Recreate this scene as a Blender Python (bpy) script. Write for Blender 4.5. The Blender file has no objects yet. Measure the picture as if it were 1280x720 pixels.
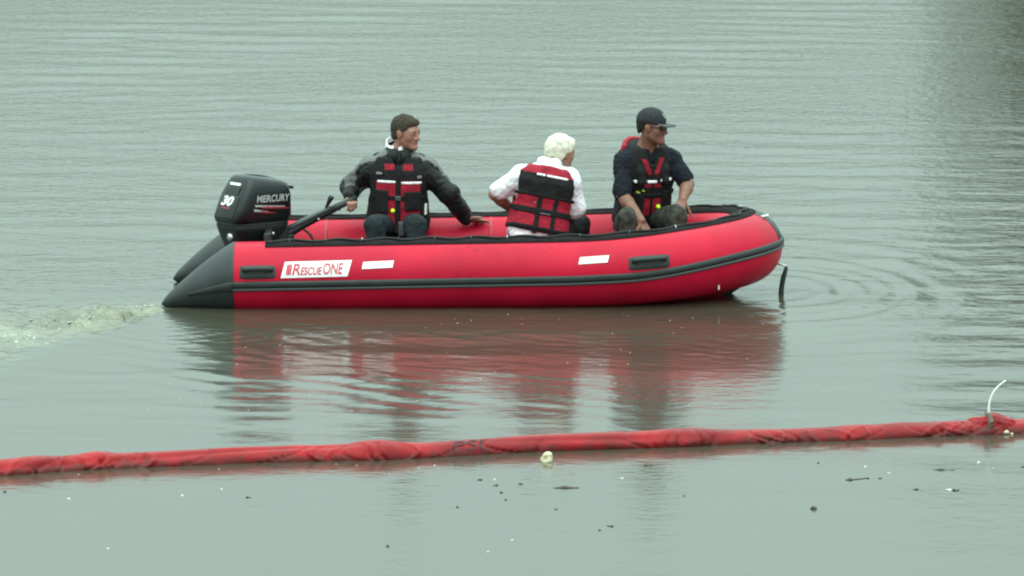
import bpy, bmesh, math, random
import numpy as np
from mathutils import Vector
rng = np.random.default_rng(7); random.seed(7)
sc = bpy.context.scene
COL = sc.collection
R = math.radians

# ------------------------------------------------------------------ camera
cam = bpy.data.cameras.new('camera'); camo = bpy.data.objects.new('camera', cam); COL.objects.link(camo)
EL = R(7.5); DIST = 40.0
tgt = Vector((0, 0, 0.045))
camo.location = tgt + Vector((0, -DIST*math.cos(EL), DIST*math.sin(EL)))
camo.rotation_euler = (R(90)-EL, 0, 0)
cam.sensor_width = 36; cam.lens = 36*7120/1280
cam.clip_start = 0.5; cam.clip_end = 6000
sc.camera = camo

# ------------------------------------------------------------------ overcast sky and soft sun
SUN_EL, SUN_AZ = R(62), R(180)
w = bpy.data.worlds.new('World'); sc.world = w; w.use_nodes = True
nt = w.node_tree; nt.nodes.clear()
sky = nt.nodes.new('ShaderNodeTexSky'); sky.sky_type = 'NISHITA'; sky.sun_disc = False
sky.sun_elevation = SUN_EL; sky.sun_rotation = SUN_AZ; sky.dust_density = 4; sky.air_density = 1
mixw = nt.nodes.new('ShaderNodeMix'); mixw.data_type = 'RGBA'; mixw.inputs[0].default_value = 0.88
# overcast deck, a little green as the camera saw it, brighter overhead than at the horizon as cloud cover is
wtc = nt.nodes.new('ShaderNodeTexCoord'); wsx = nt.nodes.new('ShaderNodeSeparateXYZ'); nt.links.new(wtc.outputs['Generated'], wsx.inputs[0])
wmr = nt.nodes.new('ShaderNodeMapRange'); wmr.inputs[1].default_value = 0; wmr.inputs[2].default_value = 1
wmr.inputs[3].default_value = .265; wmr.inputs[4].default_value = 1.78; nt.links.new(wsx.outputs[2], wmr.inputs[0])
wvm = nt.nodes.new('ShaderNodeVectorMath'); wvm.operation = 'SCALE'; wvm.inputs[0].default_value = (13.4, 17.8, 16.5)
nt.links.new(wmr.outputs[0], wvm.inputs['Scale']); nt.links.new(wvm.outputs[0], mixw.inputs[7])
nt.links.new(sky.outputs[0], mixw.inputs[6])
bg = nt.nodes.new('ShaderNodeBackground'); bg.inputs[1].default_value = 0.125
wo = nt.nodes.new('ShaderNodeOutputWorld')
nt.links.new(mixw.outputs[2], bg.inputs[0]); nt.links.new(bg.outputs[0], wo.inputs[0])
sun = bpy.data.lights.new('sun', 'SUN'); sun.energy = .5; sun.angle = R(55); sun.color = (1, .84, .86)
suno = bpy.data.objects.new('sun', sun); COL.objects.link(suno)
suno.rotation_euler = (R(90)-SUN_EL, 0, R(180)-SUN_AZ)
suno.location = (0, -10, 30)
sc.view_settings.view_transform = 'Standard'; sc.view_settings.look = 'None'
sc.view_settings.exposure = 0.0; sc.view_settings.gamma = 1
sc.render.engine = 'CYCLES'
try:
    sc.cycles.pixel_filter_type = 'BLACKMAN_HARRIS'; sc.cycles.filter_width = 2.1
    sc.cycles.use_denoising = True
except Exception: pass

# ------------------------------------------------------------------ materials
MATS = {}
def mat(name, col, rough=.6, noise=0, nscale=20, bump=0, bscale=60, spec=.5, metal=0, col2=None, coat=0, sheen=0, stretch=None):
    m = bpy.data.materials.new(name); m.use_nodes = True; MATS[name] = m
    t = m.node_tree; b = t.nodes['Principled BSDF']
    b.inputs['Base Color'].default_value = (*col, 1); b.inputs['Roughness'].default_value = rough
    b.inputs['Specular IOR Level'].default_value = spec; b.inputs['Metallic'].default_value = metal
    b.inputs['Coat Weight'].default_value = coat; b.inputs['Sheen Weight'].default_value = sheen
    tc = t.nodes.new('ShaderNodeTexCoord'); src = tc.outputs['Object']
    if stretch:
        mp = t.nodes.new('ShaderNodeMapping'); mp.inputs['Scale'].default_value = stretch
        t.links.new(src, mp.inputs[0]); src = mp.outputs[0]
    if noise:
        n = t.nodes.new('ShaderNodeTexNoise'); n.inputs['Scale'].default_value = nscale; n.inputs['Detail'].default_value = 5
        t.links.new(src, n.inputs['Vector'])
        mx = t.nodes.new('ShaderNodeMix'); mx.data_type = 'RGBA'
        c2 = col2 or tuple(min(1, c*(1+noise)+.004*noise) for c in col)
        c1 = tuple(c*(1-noise) for c in col) if not col2 else col
        mx.inputs[6].default_value = (*c1, 1); mx.inputs[7].default_value = (*c2, 1)
        mr = t.nodes.new('ShaderNodeMapRange'); mr.inputs[1].default_value = .32; mr.inputs[2].default_value = .68
        t.links.new(n.outputs[0], mr.inputs[0]); t.links.new(mr.outputs[0], mx.inputs[0])
        t.links.new(mx.outputs[2], b.inputs['Base Color'])
    if bump:
        n2 = t.nodes.new('ShaderNodeTexNoise'); n2.inputs['Scale'].default_value = bscale; n2.inputs['Detail'].default_value = 4
        t.links.new(src, n2.inputs['Vector'])
        bp = t.nodes.new('ShaderNodeBump'); bp.inputs['Strength'].default_value = 1; bp.inputs['Distance'].default_value = bump
        t.links.new(n2.outputs[0], bp.inputs['Height']); t.links.new(bp.outputs[0], b.inputs['Normal'])
    return m
mat('pvc_red', (.50, .004, .030), .42, .16, 2.2, .0018, 24, spec=.2)
mat('pvc_seam', (.40, .008, .028), .42)
mat('hull_red', (.46, .008, .028), .45, .15, 4)
mat('pvc_grey', (.019, .023, .024), .5, .2, 8, .001, 40)
mat('rubber', (.017, .021, .021), .55, .2, 12)
mat('rubber_light', (.055, .066, .066), .5)
mat('black_band', (.013, .010, .011), .9, .3, 30, .003, 60, spec=.15)
mat('rope_black', (.015, .014, .014), .8, .3, 60, .004, 120)
mat('white_patch', (.86, .86, .88), .5, .04, 30)
mat('decal_red', (.62, .03, .06), .5)
mat('steel', (.55, .55, .56), .35, metal=.8)
mat('floor_grey', (.05, .05, .055), .7, .2, 20)
mat('wood_board', (.035, .033, .032), .6, .2, 10)
mat('cowl_black', (.006, .008, .009), .22, .2, 10, spec=.4)
mat('motor_black', (.007, .008, .009), .45, .2, 20)
mat('cowl_grey', (.045, .055, .058), .35)
mat('decal_silver', (.36, .36, .37), .45)
mat('decal_white', (.85, .85, .85), .4)
mat('decal_dkred', (.32, .015, .03), .4)
mat('skin_a', (.32, .145, .105), .5, .14, 30, .0008, 90)
mat('skin_b', (.30, .145, .10), .55, .18, 30, .0008, 90)
mat('skin_c', (.215, .092, .063), .55, .15, 30, .0008, 90)
mat('lip', (.28, .09, .08), .5)
mat('brow', (.05, .035, .027), .8)
mat('eye', (.10, .06, .05), .4)
mat('eye_dark', (.03, .022, .02), .3)
mat('hair_brown', (.050, .037, .029), .75, .5, 90, .008, 110, spec=.2)
mat('hair_white', (.74, .70, .57), .75, .22, 70, .012, 90, stretch=(1, 1, .3))
mat('hair_dark', (.02, .016, .014), .75, .3, 90, .004, 130, spec=.2)
mat('jacket_black', (.012, .013, .014), .5, .3, 14, .003, 40, spec=.2)
mat('jacket_grey', (.105, .102, .095), .55, .2, 14, .003, 40)
mat('piping', (.16, .14, .13), .5)
mat('denim', (.016, .023, .028), .8, .35, 16, .003, 60, spec=.2)
mat('shirt_white', (.80, .78, .84), .8, .05, 10, .003, 35)
mat('pants_black', (.013, .012, .013), .8, .3, 16, .003, 60, spec=.2)
mat('tee_navy', (.010, .012, .019), .85, .25, 16, .003, 60, spec=.2)
mat('camo', (.020, .021, .018), .85, .5, 22, .003, 60, col2=(.075, .072, .06), spec=.2)
mat('vest_red', (.31, .012, .030), .7, .2, 18, .003, 50, spec=.2)
mat('vest_black', (.011, .011, .012), .75, .3, 18, .003, 50, spec=.2)
mat('webbing', (.010, .010, .011), .8, .2, 50, spec=.2)
mat('tape', (.80, .80, .80), .4, .25, 40)
mat('neon', (.72, .95, .03), .4)
mat('whistle_lime', (.34, .44, .03), .5)
mat('cap_black', (.030, .030, .034), .85, .25, 40, .002, 120, spec=.2)
mat('cap_brim', (.05, .058, .058), .8, .2, 40)
mat('emblem_grey', (.20, .20, .21), .7)
mat('boom_red', (.265, .0035, .007), .34, .35, 4, .0025, 16, spec=.2)
def grime_and_shade():
    # wet waterline grime plus shade of the sleeve's lower side, painted as ragged darkening
    t = MATS['boom_red'].node_tree; b = t.nodes['Principled BSDF']; old = b.inputs['Base Color'].links[0].from_socket
    tc = t.nodes.new('ShaderNodeTexCoord'); sx = t.nodes.new('ShaderNodeSeparateXYZ'); t.links.new(tc.outputs['Object'], sx.inputs[0])
    n = t.nodes.new('ShaderNodeTexNoise'); n.inputs['Scale'].default_value = 14; n.inputs['Detail'].default_value = 6; t.links.new(tc.outputs['Object'], n.inputs['Vector'])
    ad = t.nodes.new('ShaderNodeMath'); ad.operation = 'MULTIPLY_ADD'; ad.inputs[1].default_value = -.10; t.links.new(n.outputs[0], ad.inputs[0]); t.links.new(sx.outputs[2], ad.inputs[2])
    mr = t.nodes.new('ShaderNodeMapRange'); mr.inputs[1].default_value = -.005; mr.inputs[2].default_value = -.045; mr.inputs[3].default_value = 0; mr.inputs[4].default_value = .75
    t.links.new(ad.outputs[0], mr.inputs[0])
    mx = t.nodes.new('ShaderNodeMix'); mx.data_type = 'RGBA'; mx.inputs[7].default_value = (.045, .020, .017, 1)
    t.links.new(mr.outputs[0], mx.inputs[0]); t.links.new(old, mx.inputs[6]); t.links.new(mx.outputs[2], b.inputs['Base Color'])
grime_and_shade()
mat('boom_dirt', (.10, .07, .05), .7, .5, 30)
mat('boom_print', (.055, .006, .008), .6)
mat('cord_white', (.86, .87, .85), .5)
mat('foam_scrap', (.55, .48, .32), .7, .2, 25, .004, 40)
mat('leaf_brown', (.045, .036, .022), .8, .4, 60)
mat('leaf_pale', (.62, .62, .55), .7, .2, 60)
mat('froth', (.50, .52, .42), .4)
mat('bark', (.07, .055, .04), .9, .3, 8, .02, 10)
mat('leaf_green', (.05, .062, .028), .7, .5, 2.0)
mat('bank', (.055, .065, .03), .95, .5, .3)

# ------------------------------------------------------------------ object helpers
OFF = {}
def tag(o, label=None, cat=None, group=None, kind=None):
    if label: o['label'] = label
    if cat: o['category'] = cat
    if group: o['group'] = group
    if kind: o['kind'] = kind
    return o
def empty(name, loc):
    o = bpy.data.objects.new(name, None); COL.objects.link(o); o.location = loc
    o.empty_display_size = .1; OFF[o] = np.array(loc, float); return o
def mk(name, V, F, m, parent=None, smooth=True, mi=None, loc=None):
    """one mesh object; V in world metres"""
    V = np.asarray(V, float).reshape(-1, 3)
    off = OFF[parent] if parent is not None else (np.array(loc, float) if loc is not None else np.zeros(3))
    me = bpy.data.meshes.new(name)
    if isinstance(F, np.ndarray):
        k = F.shape[1]; n = len(F)
        me.vertices.add(len(V)); me.vertices.foreach_set('co', (V-off).astype(np.float32).ravel())
        me.loops.add(n*k); me.loops.foreach_set('vertex_index', F.astype(np.int32).ravel())
        me.polygons.add(n); me.polygons.foreach_set('loop_start', np.arange(0, n*k, k, dtype=np.int32))
        me.update(calc_edges=True)
    else:
        me.from_pydata((V-off).tolist(), [], [list(map(int, f)) for f in F])
    for mm in (m if isinstance(m, (list, tuple)) else [m]): me.materials.append(MATS[mm])
    if mi is not None: me.polygons.foreach_set('material_index', np.asarray(mi, np.int32))
    me.polygons.foreach_set('use_smooth', np.full(len(me.polygons), smooth))
    me.validate(); me.update()
    o = bpy.data.objects.new(name, me); COL.objects.link(o)
    if parent is not None: o.parent = parent
    elif loc is not None: o.location = loc
    OFF[o] = off
    return o
def grid_faces(nu, nv, wrapv=False, wrapu=False):
    f = []
    for i in range(nu if wrapu else nu-1):
        for j in range(nv if wrapv else nv-1):
            a = i*nv+j; b = i*nv+(j+1) % nv; i2 = (i+1) % nu
            f.append((a, i2*nv+j, i2*nv+(j+1) % nv, b))
    return f
def nrm(v): v = np.asarray(v, float); return v/np.linalg.norm(v)
def sweep(pts, rad, seg=12, cap=True):
    """round tube along a polyline -> V, F"""
    P = np.asarray(pts, float); n = len(P); rad = np.atleast_1d(np.asarray(rad, float)); rad = np.interp(np.linspace(0, 1, n), np.linspace(0, 1, len(rad)), rad)
    T = np.gradient(P, axis=0); T /= np.linalg.norm(T, axis=1)[:, None]
    a = np.array([0, 0, 1.]) if abs(T[0][2]) < .9 else np.array([1., 0, 0])
    V = []
    for i in range(n):
        b = np.cross(T[i], a); b /= np.linalg.norm(b); a = np.cross(b, T[i])
        for k in range(seg):
            t = 2*math.pi*k/seg
            V.append(P[i]+rad[i]*(math.cos(t)*b+math.sin(t)*a))
    F = grid_faces(n, seg, wrapv=True)
    if cap:
        F.append(tuple(range(seg))); F.append(tuple((n-1)*seg+k for k in reversed(range(seg))))
    return np.array(V), F
def smooth_path(ctrl, n=24):
    C = np.asarray(ctrl, float); m = len(C)
    Q = np.vstack([2*C[0]-C[1], C, 2*C[-1]-C[-2]])
    out = []
    for i in range(m-1):
        p0, p1, p2, p3 = Q[i:i+4]
        for t in np.linspace(0, 1, n, endpoint=(i == m-2)):
            out.append(.5*((2*p1)+(p2-p0)*t+(2*p0-5*p1+4*p2-p3)*t*t+(3*p1-p0-3*p2+p3)*t**3))
    return np.array(out)
def join(parts):
    V, F, o = [], [], 0
    for v, f in parts:
        V.append(np.asarray(v)); F += [tuple(i+o for i in q) for q in f]; o += len(v)
    return np.vstack(V), F
def bbox(c, h, rot=None, bev=.15):
    """box with chamfered edges"""
    bm = bmesh.new(); bmesh.ops.create_cube(bm, size=2)
    for v in bm.verts: v.co = Vector((v.co.x*h[0], v.co.y*h[1], v.co.z*h[2]))
    if bev: bmesh.ops.bevel(bm, geom=bm.edges[:], offset=bev*min(h), segments=2, affect='EDGES', profile=.6)
    V = np.array([v.co[:] for v in bm.verts]); F = [tuple(v.index for v in f.verts) for f in bm.faces]
    bm.free()
    if rot is not None: V = V @ np.asarray(rot).T
    return V+np.asarray(c), F
def text_mesh(body, size, shear=0, levels=5, xs=1.0, bold=0):
    cu = bpy.data.curves.new('t', 'FONT'); cu.body = body; cu.size = size; cu.shear = shear; cu.resolution_u = 4; cu.offset = bold
    ob = bpy.data.objects.new('t', cu); COL.objects.link(ob)
    dg = bpy.context.evaluated_depsgraph_get(); me = bpy.data.meshes.new_from_object(ob.evaluated_get(dg))
    bm = bmesh.new(); bm.from_mesh(me)
    ys = [v.co.y for v in bm.verts]
    for k in range(1, levels):
        y = min(ys)+(max(ys)-min(ys))*k/levels
        bmesh.ops.bisect_plane(bm, geom=bm.verts[:]+bm.edges[:]+bm.faces[:], plane_co=(0, y, 0), plane_no=(0, 1, 0))
    bm.verts.index_update()
    V = np.array([v.co[:] for v in bm.verts]); F = [tuple(v.index for v in f.verts) for f in bm.faces]
    bm.free(); COL.objects.unlink(ob); bpy.data.objects.remove(ob); bpy.data.curves.remove(cu); bpy.data.meshes.remove(me)
    V[:, 0] *= xs
    return V, F

# ------------------------------------------------------------------ implicit surfaces (bodies and clothing)
def vnoise(x, y, z, s, seed=0):
    a = seed*1.7
    return (np.sin(s*x+1.9*np.sin(.7*s*y+a)+a)*np.cos(.9*s*y+1.3*np.sin(.8*s*z+2*a))
            + .6*np.sin(1.7*s*z+1.5*np.sin(1.1*s*x+a)+.8*s*y))/1.6
class Field:
    def __init__(s, lo, hi, h):
        s.lo = np.asarray(lo, float); s.h = h
        s.n = np.maximum(4, np.ceil((np.asarray(hi)-s.lo)/h).astype(int)+1)
        s.ax = [(s.lo[i]+h*np.arange(s.n[i])).astype(np.float32) for i in range(3)]
        s.F = np.full(tuple(s.n), .2, np.float32)
    def win(s, lo, hi):
        sl = []
        for i in range(3):
            a = int(np.floor((lo[i]-s.lo[i])/s.h)); b = int(np.ceil((hi[i]-s.lo[i])/s.h))+1
            sl.append(slice(max(0, a), min(s.n[i], max(b, 0))))
        return tuple(sl)
    def xyz(s, sl):
        return s.ax[0][sl[0]][:, None, None], s.ax[1][sl[1]][None, :, None], s.ax[2][sl[2]][None, None, :]
    def add(s, prim, k=.02):
        fn, lo, hi = prim; sl = s.win(np.asarray(lo)-.05, np.asarray(hi)+.05)
        A = s.F[sl]
        if A.size == 0: return
        d = fn(*s.xyz(sl)); d = np.broadcast_to(d, A.shape)
        hh = np.maximum(k-np.abs(A-d), 0)/k
        s.F[sl] = np.minimum(A, d)-hh*hh*k*.25
    def cut(s, prim, k=.008):
        fn, lo, hi = prim; sl = s.win(np.asarray(lo)-.05, np.asarray(hi)+.05)
        A = s.F[sl]
        if A.size == 0: return
        d = -np.broadcast_to(fn(*s.xyz(sl)), A.shape)
        hh = np.maximum(k-np.abs(A-d), 0)/k
        s.F[sl] = np.maximum(A, d)+hh*hh*k*.25
    def clip(s, fn):
        sl = (slice(None),)*3; s.F = np.maximum(s.F, fn(*s.xyz(sl))).astype(np.float32)
    def wrinkle(s, amp, scale, seed=0):
        sl = (slice(None),)*3; x, y, z = s.xyz(sl)
        n = vnoise(x, y, z, scale, seed); n2 = vnoise(x, y, z, scale*2.1, seed+3)
        s.F = (s.F+amp*(n*.6+np.abs(n2)*.7-.3)).astype(np.float32)
    def mesh(s):
        F = s.F.copy()
        for a in range(3):                                   # close at the border
            q = [slice(None)]*3; q[a] = 0; F[tuple(q)] = np.maximum(F[tuple(q)], .01)
            q[a] = -1; F[tuple(q)] = np.maximum(F[tuple(q)], .01)
        I = F < 0
        c = np.zeros(tuple(np.array(F.shape)-1), np.int8)
        for dx in (0, 1):
            for dy in (0, 1):
                for dz in (0, 1):
                    c += I[dx:F.shape[0]-1+dx, dy:F.shape[1]-1+dy, dz:F.shape[2]-1+dz]
        act = np.argwhere((c > 0) & (c < 8))
        idx = np.full(c.shape, -1, np.int32); idx[tuple(act.T)] = np.arange(len(act))
        acc = np.zeros((len(act), 3)); cnt = np.zeros(len(act))
        cor = [(i, j, k) for i in (0, 1) for j in (0, 1) for k in (0, 1)]
        for a in cor:
            for ax in range(3):
                if a[ax]: continue
                b = list(a); b[ax] = 1
                fa = F[act[:, 0]+a[0], act[:, 1]+a[1], act[:, 2]+a[2]]; fb = F[act[:, 0]+b[0], act[:, 1]+b[1], act[:, 2]+b[2]]
                m = (fa < 0) != (fb < 0)
                t = np.where(m, fa/np.where(fa-fb == 0, 1, fa-fb), 0)
                p = np.repeat(np.array([a], float), len(act), 0); p[:, ax] = t
                acc[m] += p[m]; cnt[m] += 1
        V = s.lo+s.h*(act+acc/cnt[:, None])
        Q = []
        for ax in range(3):
            o1, o2 = [(1, 2), (2, 0), (0, 1)][ax]
            sl0 = [slice(1, -1)]*3; sl1 = [slice(1, -1)]*3
            sl0[ax] = slice(0, -1); sl1[ax] = slice(1, None)
            A = I[tuple(sl0)]; B = I[tuple(sl1)]
            e = np.argwhere(A != B); sgn = A[tuple(e.T)]
            e = e+1; e[:, ax] -= 1
            def cell(d1, d2):
                q = e.copy(); q[:, o1] += d1; q[:, o2] += d2; return idx[tuple(q.T)]
            q = np.stack([cell(-1, -1), cell(0, -1), cell(0, 0), cell(-1, 0)], 1)
            q[~sgn] = q[~sgn][:, ::-1]
            Q.append(q)
        Q = np.vstack(Q); Q = Q[(Q >= 0).all(1)]
        # light relaxation removes the voxel stair steps
        for _ in range(2):
            S = np.zeros_like(V); N = np.zeros(len(V))
            for i in range(4):
                a, b = Q[:, i], Q[:, (i+1) % 4]
                np.add.at(S, a, V[b]); np.add.at(N, a, 1); np.add.at(S, b, V[a]); np.add.at(N, b, 1)
            V = V*.5+.5*S/np.maximum(N, 1)[:, None]
        return V, Q
def cap_p(a, b, ra, rb):
    a = np.asarray(a, float); b = np.asarray(b, float); d = b-a; L = float(d@d)+1e-9
    def fn(x, y, z):
        t = np.clip(((x-a[0])*d[0]+(y-a[1])*d[1]+(z-a[2])*d[2])/L, 0, 1)
        return np.sqrt((x-a[0]-t*d[0])**2+(y-a[1]-t*d[1])**2+(z-a[2]-t*d[2])**2)-(ra+(rb-ra)*t)
    r = max(ra, rb); return fn, np.minimum(a, b)-r, np.maximum(a, b)+r
def ell_p(c, r, M=None):
    """M rows = local axes in world"""
    c = np.asarray(c, float); M = np.eye(3) if M is None else np.asarray(M)
    def fn(x, y, z):
        X, Y, Z = x-c[0], y-c[1], z-c[2]
        q = [M[i][0]*X+M[i][1]*Y+M[i][2]*Z for i in range(3)]
        k0 = np.sqrt(sum((q[i]/r[i])**2 for i in range(3))); k1 = np.sqrt(sum((q[i]/r[i]**2)**2 for i in range(3)))
        return k0*(k0-1)/np.maximum(k1, 1e-6)
    m = max(r); return fn, c-m, c+m
def box_p(c, h, M=None, rd=.004):
    c = np.asarray(c, float); M = np.eye(3) if M is None else np.asarray(M)
    def fn(x, y, z):
        X, Y, Z = x-c[0], y-c[1], z-c[2]
        q = [np.abs(M[i][0]*X+M[i][1]*Y+M[i][2]*Z)-h[i]+rd for i in range(3)]
        return np.sqrt(sum(np.maximum(a, 0)**2 for a in q))+np.minimum(np.maximum(np.maximum(q[0], q[1]), q[2]), 0)-rd
    m = np.abs(M).T @ np.asarray(h); return fn, c-m, c+m

# ------------------------------------------------------------------ setting: river, far bank
def sstep(a, b, x): t = np.clip((x-a)/(b-a), 0, 1); return t*t*(3-2*t)
WAVES = []
for i in range(70):
    lam = .16*(1.3/.16)**rng.random(); th = rng.normal(math.pi/2, .42)
    WAVES.append((2*math.pi/lam*math.cos(th), 2*math.pi/lam*math.sin(th), rng.random()*6.28, .0042*lam/(2*math.pi)*rng.uniform(.5, 1.4)))
def wash_mask(x, y):
    t = np.clip((-2.36-x)/1.25, 0, 3)                     # 0 at the stern, 1 at the frame edge
    cy = -.55-1.85*t**.85; wd = .25+1.35*t
    return np.exp(-((y-cy)/wd)**2*1.6)*sstep(-2.2, -2.5, x)
def water_z(x, y):
    z = np.zeros(np.broadcast(x, y).shape)
    g1 = .55+.45*np.sin(.37*x+.21*y+.6*np.sin(.5*y)); g2 = .55+.45*np.sin(.9*x-.43*y+1.3+.7*np.sin(.8*x))
    for i, (kx, ky, ph, a) in enumerate(WAVES):
        z = z+a*np.sin(kx*x+ky*y+ph+.25*np.sin(.8*x+.3*i))*(g1 if i % 2 else g2)
    calm = 1-.8*sstep(-5.6, -7.6, y)
    z = z*calm*(1.1+.2*sstep(4, 14, y))
    # rings spreading ahead of the bow
    r = np.sqrt((x-1.75)**2+(.62*(y-.25))**2)
    z = z+.0064*np.sin(2*math.pi*(r/.34)+.7*np.sin(1.3*y))*np.exp(-((r-1.0)/.85)**2)*sstep(1.6, 2.5, x)*(.6+.4*np.sin(2.1*y+x))
    z = z+.0032*np.sin(2*math.pi*r/.21)*np.exp(-((r-.7)/.6)**2)*sstep(1.3, 2.1, x)
    # diagonal wake ripples on the camera side of the stern half
    def train(cx, cy, ang, lam, ex, ey, amp, ph=0):
        u = (x-cx)*math.cos(ang)+(y-cy)*math.sin(ang); v = -(x-cx)*math.sin(ang)+(y-cy)*math.cos(ang)
        wob = 1.5*np.sin(2.3*u+1.1*v+ph)+.9*np.sin(4.7*u-2.9*v+2*ph); br = .55+.45*np.sin(3.1*u+4.3*v+1.7*ph+np.sin(5*u))
        return .95*amp*br*np.sin(2*math.pi*v/lam+ph+wob)*np.exp(-(u/ex)**2-(v/ey)**2)
    z = z+train(-1.75, -2.6, -.85, .25, 1.5, .9, .0024)+train(-.85, -4.2, -.75, .30, 1.6, .8, .0032, 1)
    z = z+train(-1.75, -4.3, -.8, .36, 1.3, .7, .0032, 2)+train(-1.75, -1.9, .55, .18, .8, .5, .0015, 2)
    z = z+train(-.3, -2.6, -.7, .20, 1.2, .9, .0010, 2)+train(1.35, -2.6, -.7, .22, .7, .5, .0014, 1)
    # long wave lines left of the stern
    z = z+train(-3.0, -3.9, .06, .55, 1.6, .4, .0035)+train(-3.2, .6, .14, .60, 1.4, 1.3, .0020, .5)+train(-3.0, -5.0, -.25, .7, 1.2, .5, .0014)
    z = z+train(2.9, 3.0, -.03, .7, 1.8, 2.4, .0036)
    # churned water
    m = wash_mask(x, y)
    ch = vnoise(x, y*.8, 0*x, 9, 2)+.8*vnoise(x, y, 0*x, 19, 5)+.8*vnoise(x, y, 0*x, 37, 1)
    z = z+m*(.046*ch)*(.6+.4*np.sin(3*x+2*y))
    # the boat's own side wave: water heaped against the tube, a shallow trough outside it
    hm_ = sstep(-2.7, -1.9, x)*sstep(2.5, 1.6, x)
    z = z+hm_*(.015*np.exp(-((y+.75)/.9)**2)-.020*np.exp(-((y+2.5)/.9)**2))
    return z*1.0
def axis(segs):
    a = []
    for lo, hi, d in segs: a += list(np.arange(lo, hi, d))
    return np.array(a+[segs[-1][1]])
ax = axis([(-2500, -300, 550), (-300, -40, 40), (-40, -8, 4), (-8, -4.2, .2), (-4.2, 4.2, .022), (4.2, 8, .2), (8, 40, 4), (40, 300, 40), (300, 2500, 550)])
ay = axis([(-300, -60, 40), (-60, -13.5, 3), (-13.5, 8, .032), (8, 28, .075), (28, 60, .8), (60, 100, 8), (100, 400, 60), (400, 2500, 500)])
GX, GY = np.meshgrid(ax, ay, indexing='ij')
fade = sstep(6.5, 4.2, np.abs(GX))*sstep(40, 26, GY)*sstep(-18, -13, GY)
GZ = water_z(GX, GY)*fade
V = np.stack([GX, GY, GZ], -1).reshape(-1, 3)
nx, ny = len(ax), len(ay)
ii = (np.arange(nx-1)[:, None]*ny+np.arange(ny-1)[None]).ravel()
FQ = np.stack([ii, ii+ny, ii+ny+1, ii+1], 1)
m = bpy.data.materials.new('river_water'); m.use_nodes = True; MATS['river_water'] = m
t = m.node_tree; b = t.nodes['Principled BSDF']
b.inputs['IOR'].default_value = 1.55; b.inputs['Roughness'].default_value = .125; b.inputs['Specular IOR Level'].default_value = .5
at = t.nodes.new('ShaderNodeAttribute'); at.attribute_name = 'silt'
tc = t.nodes.new('ShaderNodeTexCoord')
def noise_tex(scale, detail, sx=1, sy=1):
    mp = t.nodes.new('ShaderNodeMapping'); mp.inputs['Scale'].default_value = (sx, sy, 1)
    n = t.nodes.new('ShaderNodeTexNoise'); n.inputs['Scale'].default_value = scale; n.inputs['Detail'].default_value = detail
    t.links.new(tc.outputs['Object'], mp.inputs[0]); t.links.new(mp.outputs[0], n.inputs['Vector']); return n.outputs[0]
mx = t.nodes.new('ShaderNodeMix'); mx.data_type = 'RGBA'
mx.inputs[6].default_value = (.054, .051, .036, 1); mx.inputs[7].default_value = (.20, .20, .115, 1)
t.links.new(at.outputs['Fac'], mx.inputs[0]); t.links.new(mx.outputs[2], b.inputs['Base Color'])
ma = t.nodes.new('ShaderNodeMath'); ma.operation = 'ADD'
mm1 = t.nodes.new('ShaderNodeMath'); mm1.operation = 'MULTIPLY'; mm1.inputs[1].default_value = .45
t.links.new(noise_tex(8, 2, .75, 1), ma.inputs[0]); t.links.new(noise_tex(19, 1, .8, 1), mm1.inputs[0]); t.links.new(mm1.outputs[0], ma.inputs[1])
patch = noise_tex(.45, 2, .6, 1)
mr = t.nodes.new('ShaderNodeMapRange'); mr.inputs[1].default_value = .35; mr.inputs[2].default_value = .7; mr.inputs[3].default_value = .0024; mr.inputs[4].default_value = .0042
t.links.new(patch, mr.inputs[0])
# breeze ripples grow with open water beyond the boat; the lee of the boom stays slick
sxy = t.nodes.new('ShaderNodeSeparateXYZ'); t.links.new(tc.outputs['Object'], sxy.inputs[0])
gy = t.nodes.new('ShaderNodeMapRange'); gy.interpolation_type = 'SMOOTHSTEP'
gy.inputs[1].default_value = -6.5; gy.inputs[2].default_value = 5; gy.inputs[3].default_value = .7; gy.inputs[4].default_value = 2.5
t.links.new(sxy.outputs[1], gy.inputs[0])
gm = t.nodes.new('ShaderNodeMath'); gm.operation = 'MULTIPLY'; t.links.new(mr.outputs[0], gm.inputs[0]); t.links.new(gy.outputs[0], gm.inputs[1])
hm = t.nodes.new('ShaderNodeMath'); hm.operation = 'MULTIPLY'
t.links.new(ma.outputs[0], hm.inputs[0]); t.links.new(gm.outputs[0], hm.inputs[1])
bp = t.nodes.new('ShaderNodeBump'); bp.inputs['Strength'].default_value = 1; bp.inputs['Distance'].default_value = 1
t.links.new(hm.outputs[0], bp.inputs['Height']); t.links.new(bp.outputs[0], b.inputs['Normal'])
river = mk('river', V, FQ, 'river_water')
silt = (wash_mask(GX, GY)*(.35+.65*sstep(-.5, .7, vnoise(GX, GY, GX*0, 7, 4)))).ravel()
at_ = river.data.attributes.new('silt', 'FLOAT', 'POINT'); at_.data.foreach_set('value', silt.astype(np.float32))
tag(river, kind='structure')

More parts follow.
